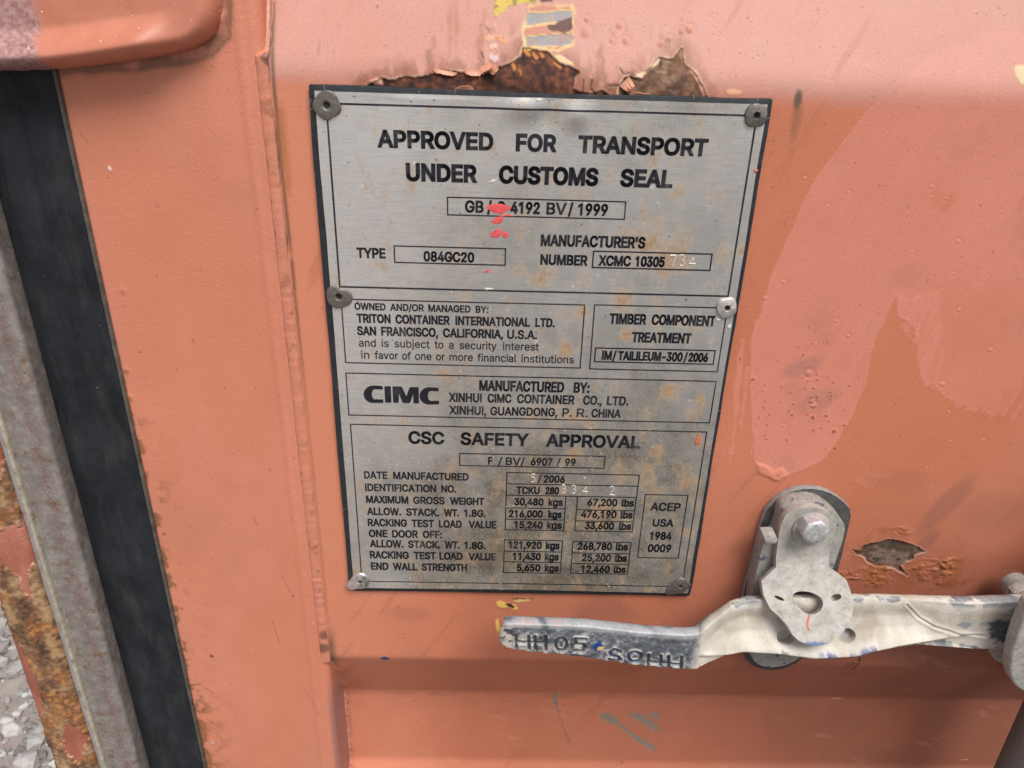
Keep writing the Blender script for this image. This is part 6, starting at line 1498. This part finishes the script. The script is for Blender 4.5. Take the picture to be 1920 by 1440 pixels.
def mat_swivel():
    k = NT('dusty_swivel_zinc')
    c = k.ramp(k.noise(7, 6, 0.7), [(0.3, (0.235, 0.21, 0.185)), (0.5, (0.38, 0.355, 0.325)), (0.7, (0.47, 0.455, 0.435))])
    c = k.mix(k.ramp(k.noise(2.0, 4, .75, w=2), [(.55, 0.0), (.66, .6)]), c, (.19, .185, .185))
    c = k.mix(k.ramp(k.noise(11, 5, .7, w=9), [(.56, 0.0), (.66, .5)]), c, (.25, .26, .28))
    # blue undercoat worn through along the lower lip
    sx = k.n('ShaderNodeSeparateXYZ'); k.link(k.tc(), sx.inputs[0])
    zz = k.math('ADD', sx.outputs[2], k.math('MULTIPLY', k.noise(5, 4, .7, w=5), .004))
    zl = W(0, UP(1530, 1209, -47.5)[1], 0).z
    lo = k.ramp(k.math('ADD', k.math('MULTIPLY', k.math('SUBTRACT', zz, zl), 50.0), .4), [(.50, 1.0), (.58, 0.0)])
    c = k.mix(k.math('MULTIPLY', lo, .8), c, (.045, .11, .30))
    return k.fin(c, .6, .1, k.bump(k.noise(2.0, 5, .7, w=7), .4, .5), .45)
swivel.data.materials.clear(); swivel.data.materials.append(mat_swivel())
# faint red tick on the swivel plate
tick = [PB((1518, 1152), (1516, 1160), (1514, 1167), (1514, 1174), (1517, 1182))][0]
o = tube_strokes('red_tick', [tick], .75, 'orange_paint', keeper, lambda u, v: wsw2(u, v), -.05)
# bolt: washer and worn hexagon head
bc = UP(1522, 994, -21)
put('washer', lathe('washer', bc[0], bc[1], -19.2, [(.01, 2.6), (8, 2.6), (10.5, 2.4), (11.4, 1.6), (11.6, 0), (11.6, -.6)], 56), M['galv_light'], keeper, 40)
def bolt():
    c2 = UP(1531, 1000, -31); R_b = 8.7
    P = []
    rings = [(R_b, -21.8), (R_b, -29.0), (R_b * .97, -30.2), (R_b * .86, -31.0), (R_b * .6, -31.5), (R_b * .3, -31.2), (.05, -31.3)]
    nseg = 72
    A = np.zeros((len(rings), nseg, 3))
    for j, (r, w) in enumerate(rings):
        for i in range(nseg):
            t = 2 * math.pi * i / nseg + .25
            hx = math.cos(math.pi / 6) / math.cos(((t - .25 + math.pi / 6) % (math.pi / 3)) - math.pi / 6)
            k = min(1.0, j / 3.0); rr = r * (hx * (1 - k) + .95 * k)
            rr *= 1.0
            A[j, i] = (c2[0] + rr * math.cos(t), c2[1] + rr * math.sin(t), w)
    q = A.reshape(-1, 3); hh = 1.1 * (fbm(q[:, 0], q[:, 1], 4.5, 4, 801) - .5)
    hh[:nseg * 1] *= .0; A[..., 2] -= hh.reshape(A.shape[:2])
    me = grid_mesh('bolt_head', A, close_u=True)
    put('bolt_head', me, M['galv_bolt'], keeper, 38)
bolt()

# ------------------------------------------------------------------ locking rod with the handle's ears at the right edge
rod = thing('locking_rod', 'grey vertical locking rod with pale pivot ears at the right edge', 'locking rod', 484, 1250, -30)
ru_, rw_ = 484.0, -27.0
vv = np.linspace(-330, 1250, 60)
th_ = np.linspace(0, 2 * math.pi, 48, endpoint=False)
P = np.zeros((len(vv), 48, 3)); P[..., 0] = ru_ + 17 * np.cos(th_)[None]; P[..., 1] = vv[:, None]; P[..., 2] = rw_ + 17 * np.sin(th_)[None]
put('rod', grid_mesh('rod', P, close_u=True), M['rod'], rod, 180)
ear_f = smooth_closed(PL(-48, (1926, 1118), (1912, 1150), (1897, 1190), (1889, 1225), (1886, 1250), (1891, 1270), (1905, 1285), (1922, 1290), (1950, 1290), (2010, 1280), (2040, 1118)), it=1)
put('pivot_ear', slab('pivot_ear', ear_f, [], lambda u, v: -52, 9.5, 1.6, 3), M['galv_light'], rod, 40)
ear_b = smooth_closed(PL(-20, (1887, 1150), (1888, 1128), (1896, 1108), (1914, 1097), (1950, 1088), (2040, 1080), (2040, 1245), (1930, 1243), (1880, 1240), (1860, 1230), (1855, 1218), (1880, 1210)), it=0)
put('pivot_ear', slab('pivot_ear', ear_b, [], lambda u, v: -24, 9.0, 1.6, 3), M['galv_light'], rod, 40)
hc = UP(1975, 1180, -50)
put('pivot_pin', lathe('pivot_pin', hc[0], hc[1], -50, [(.01, 6), (6, 5.5), (8, 4), (8.5, 1), (8.5, -42)], 40), M['galv_mid'], rod, 40)
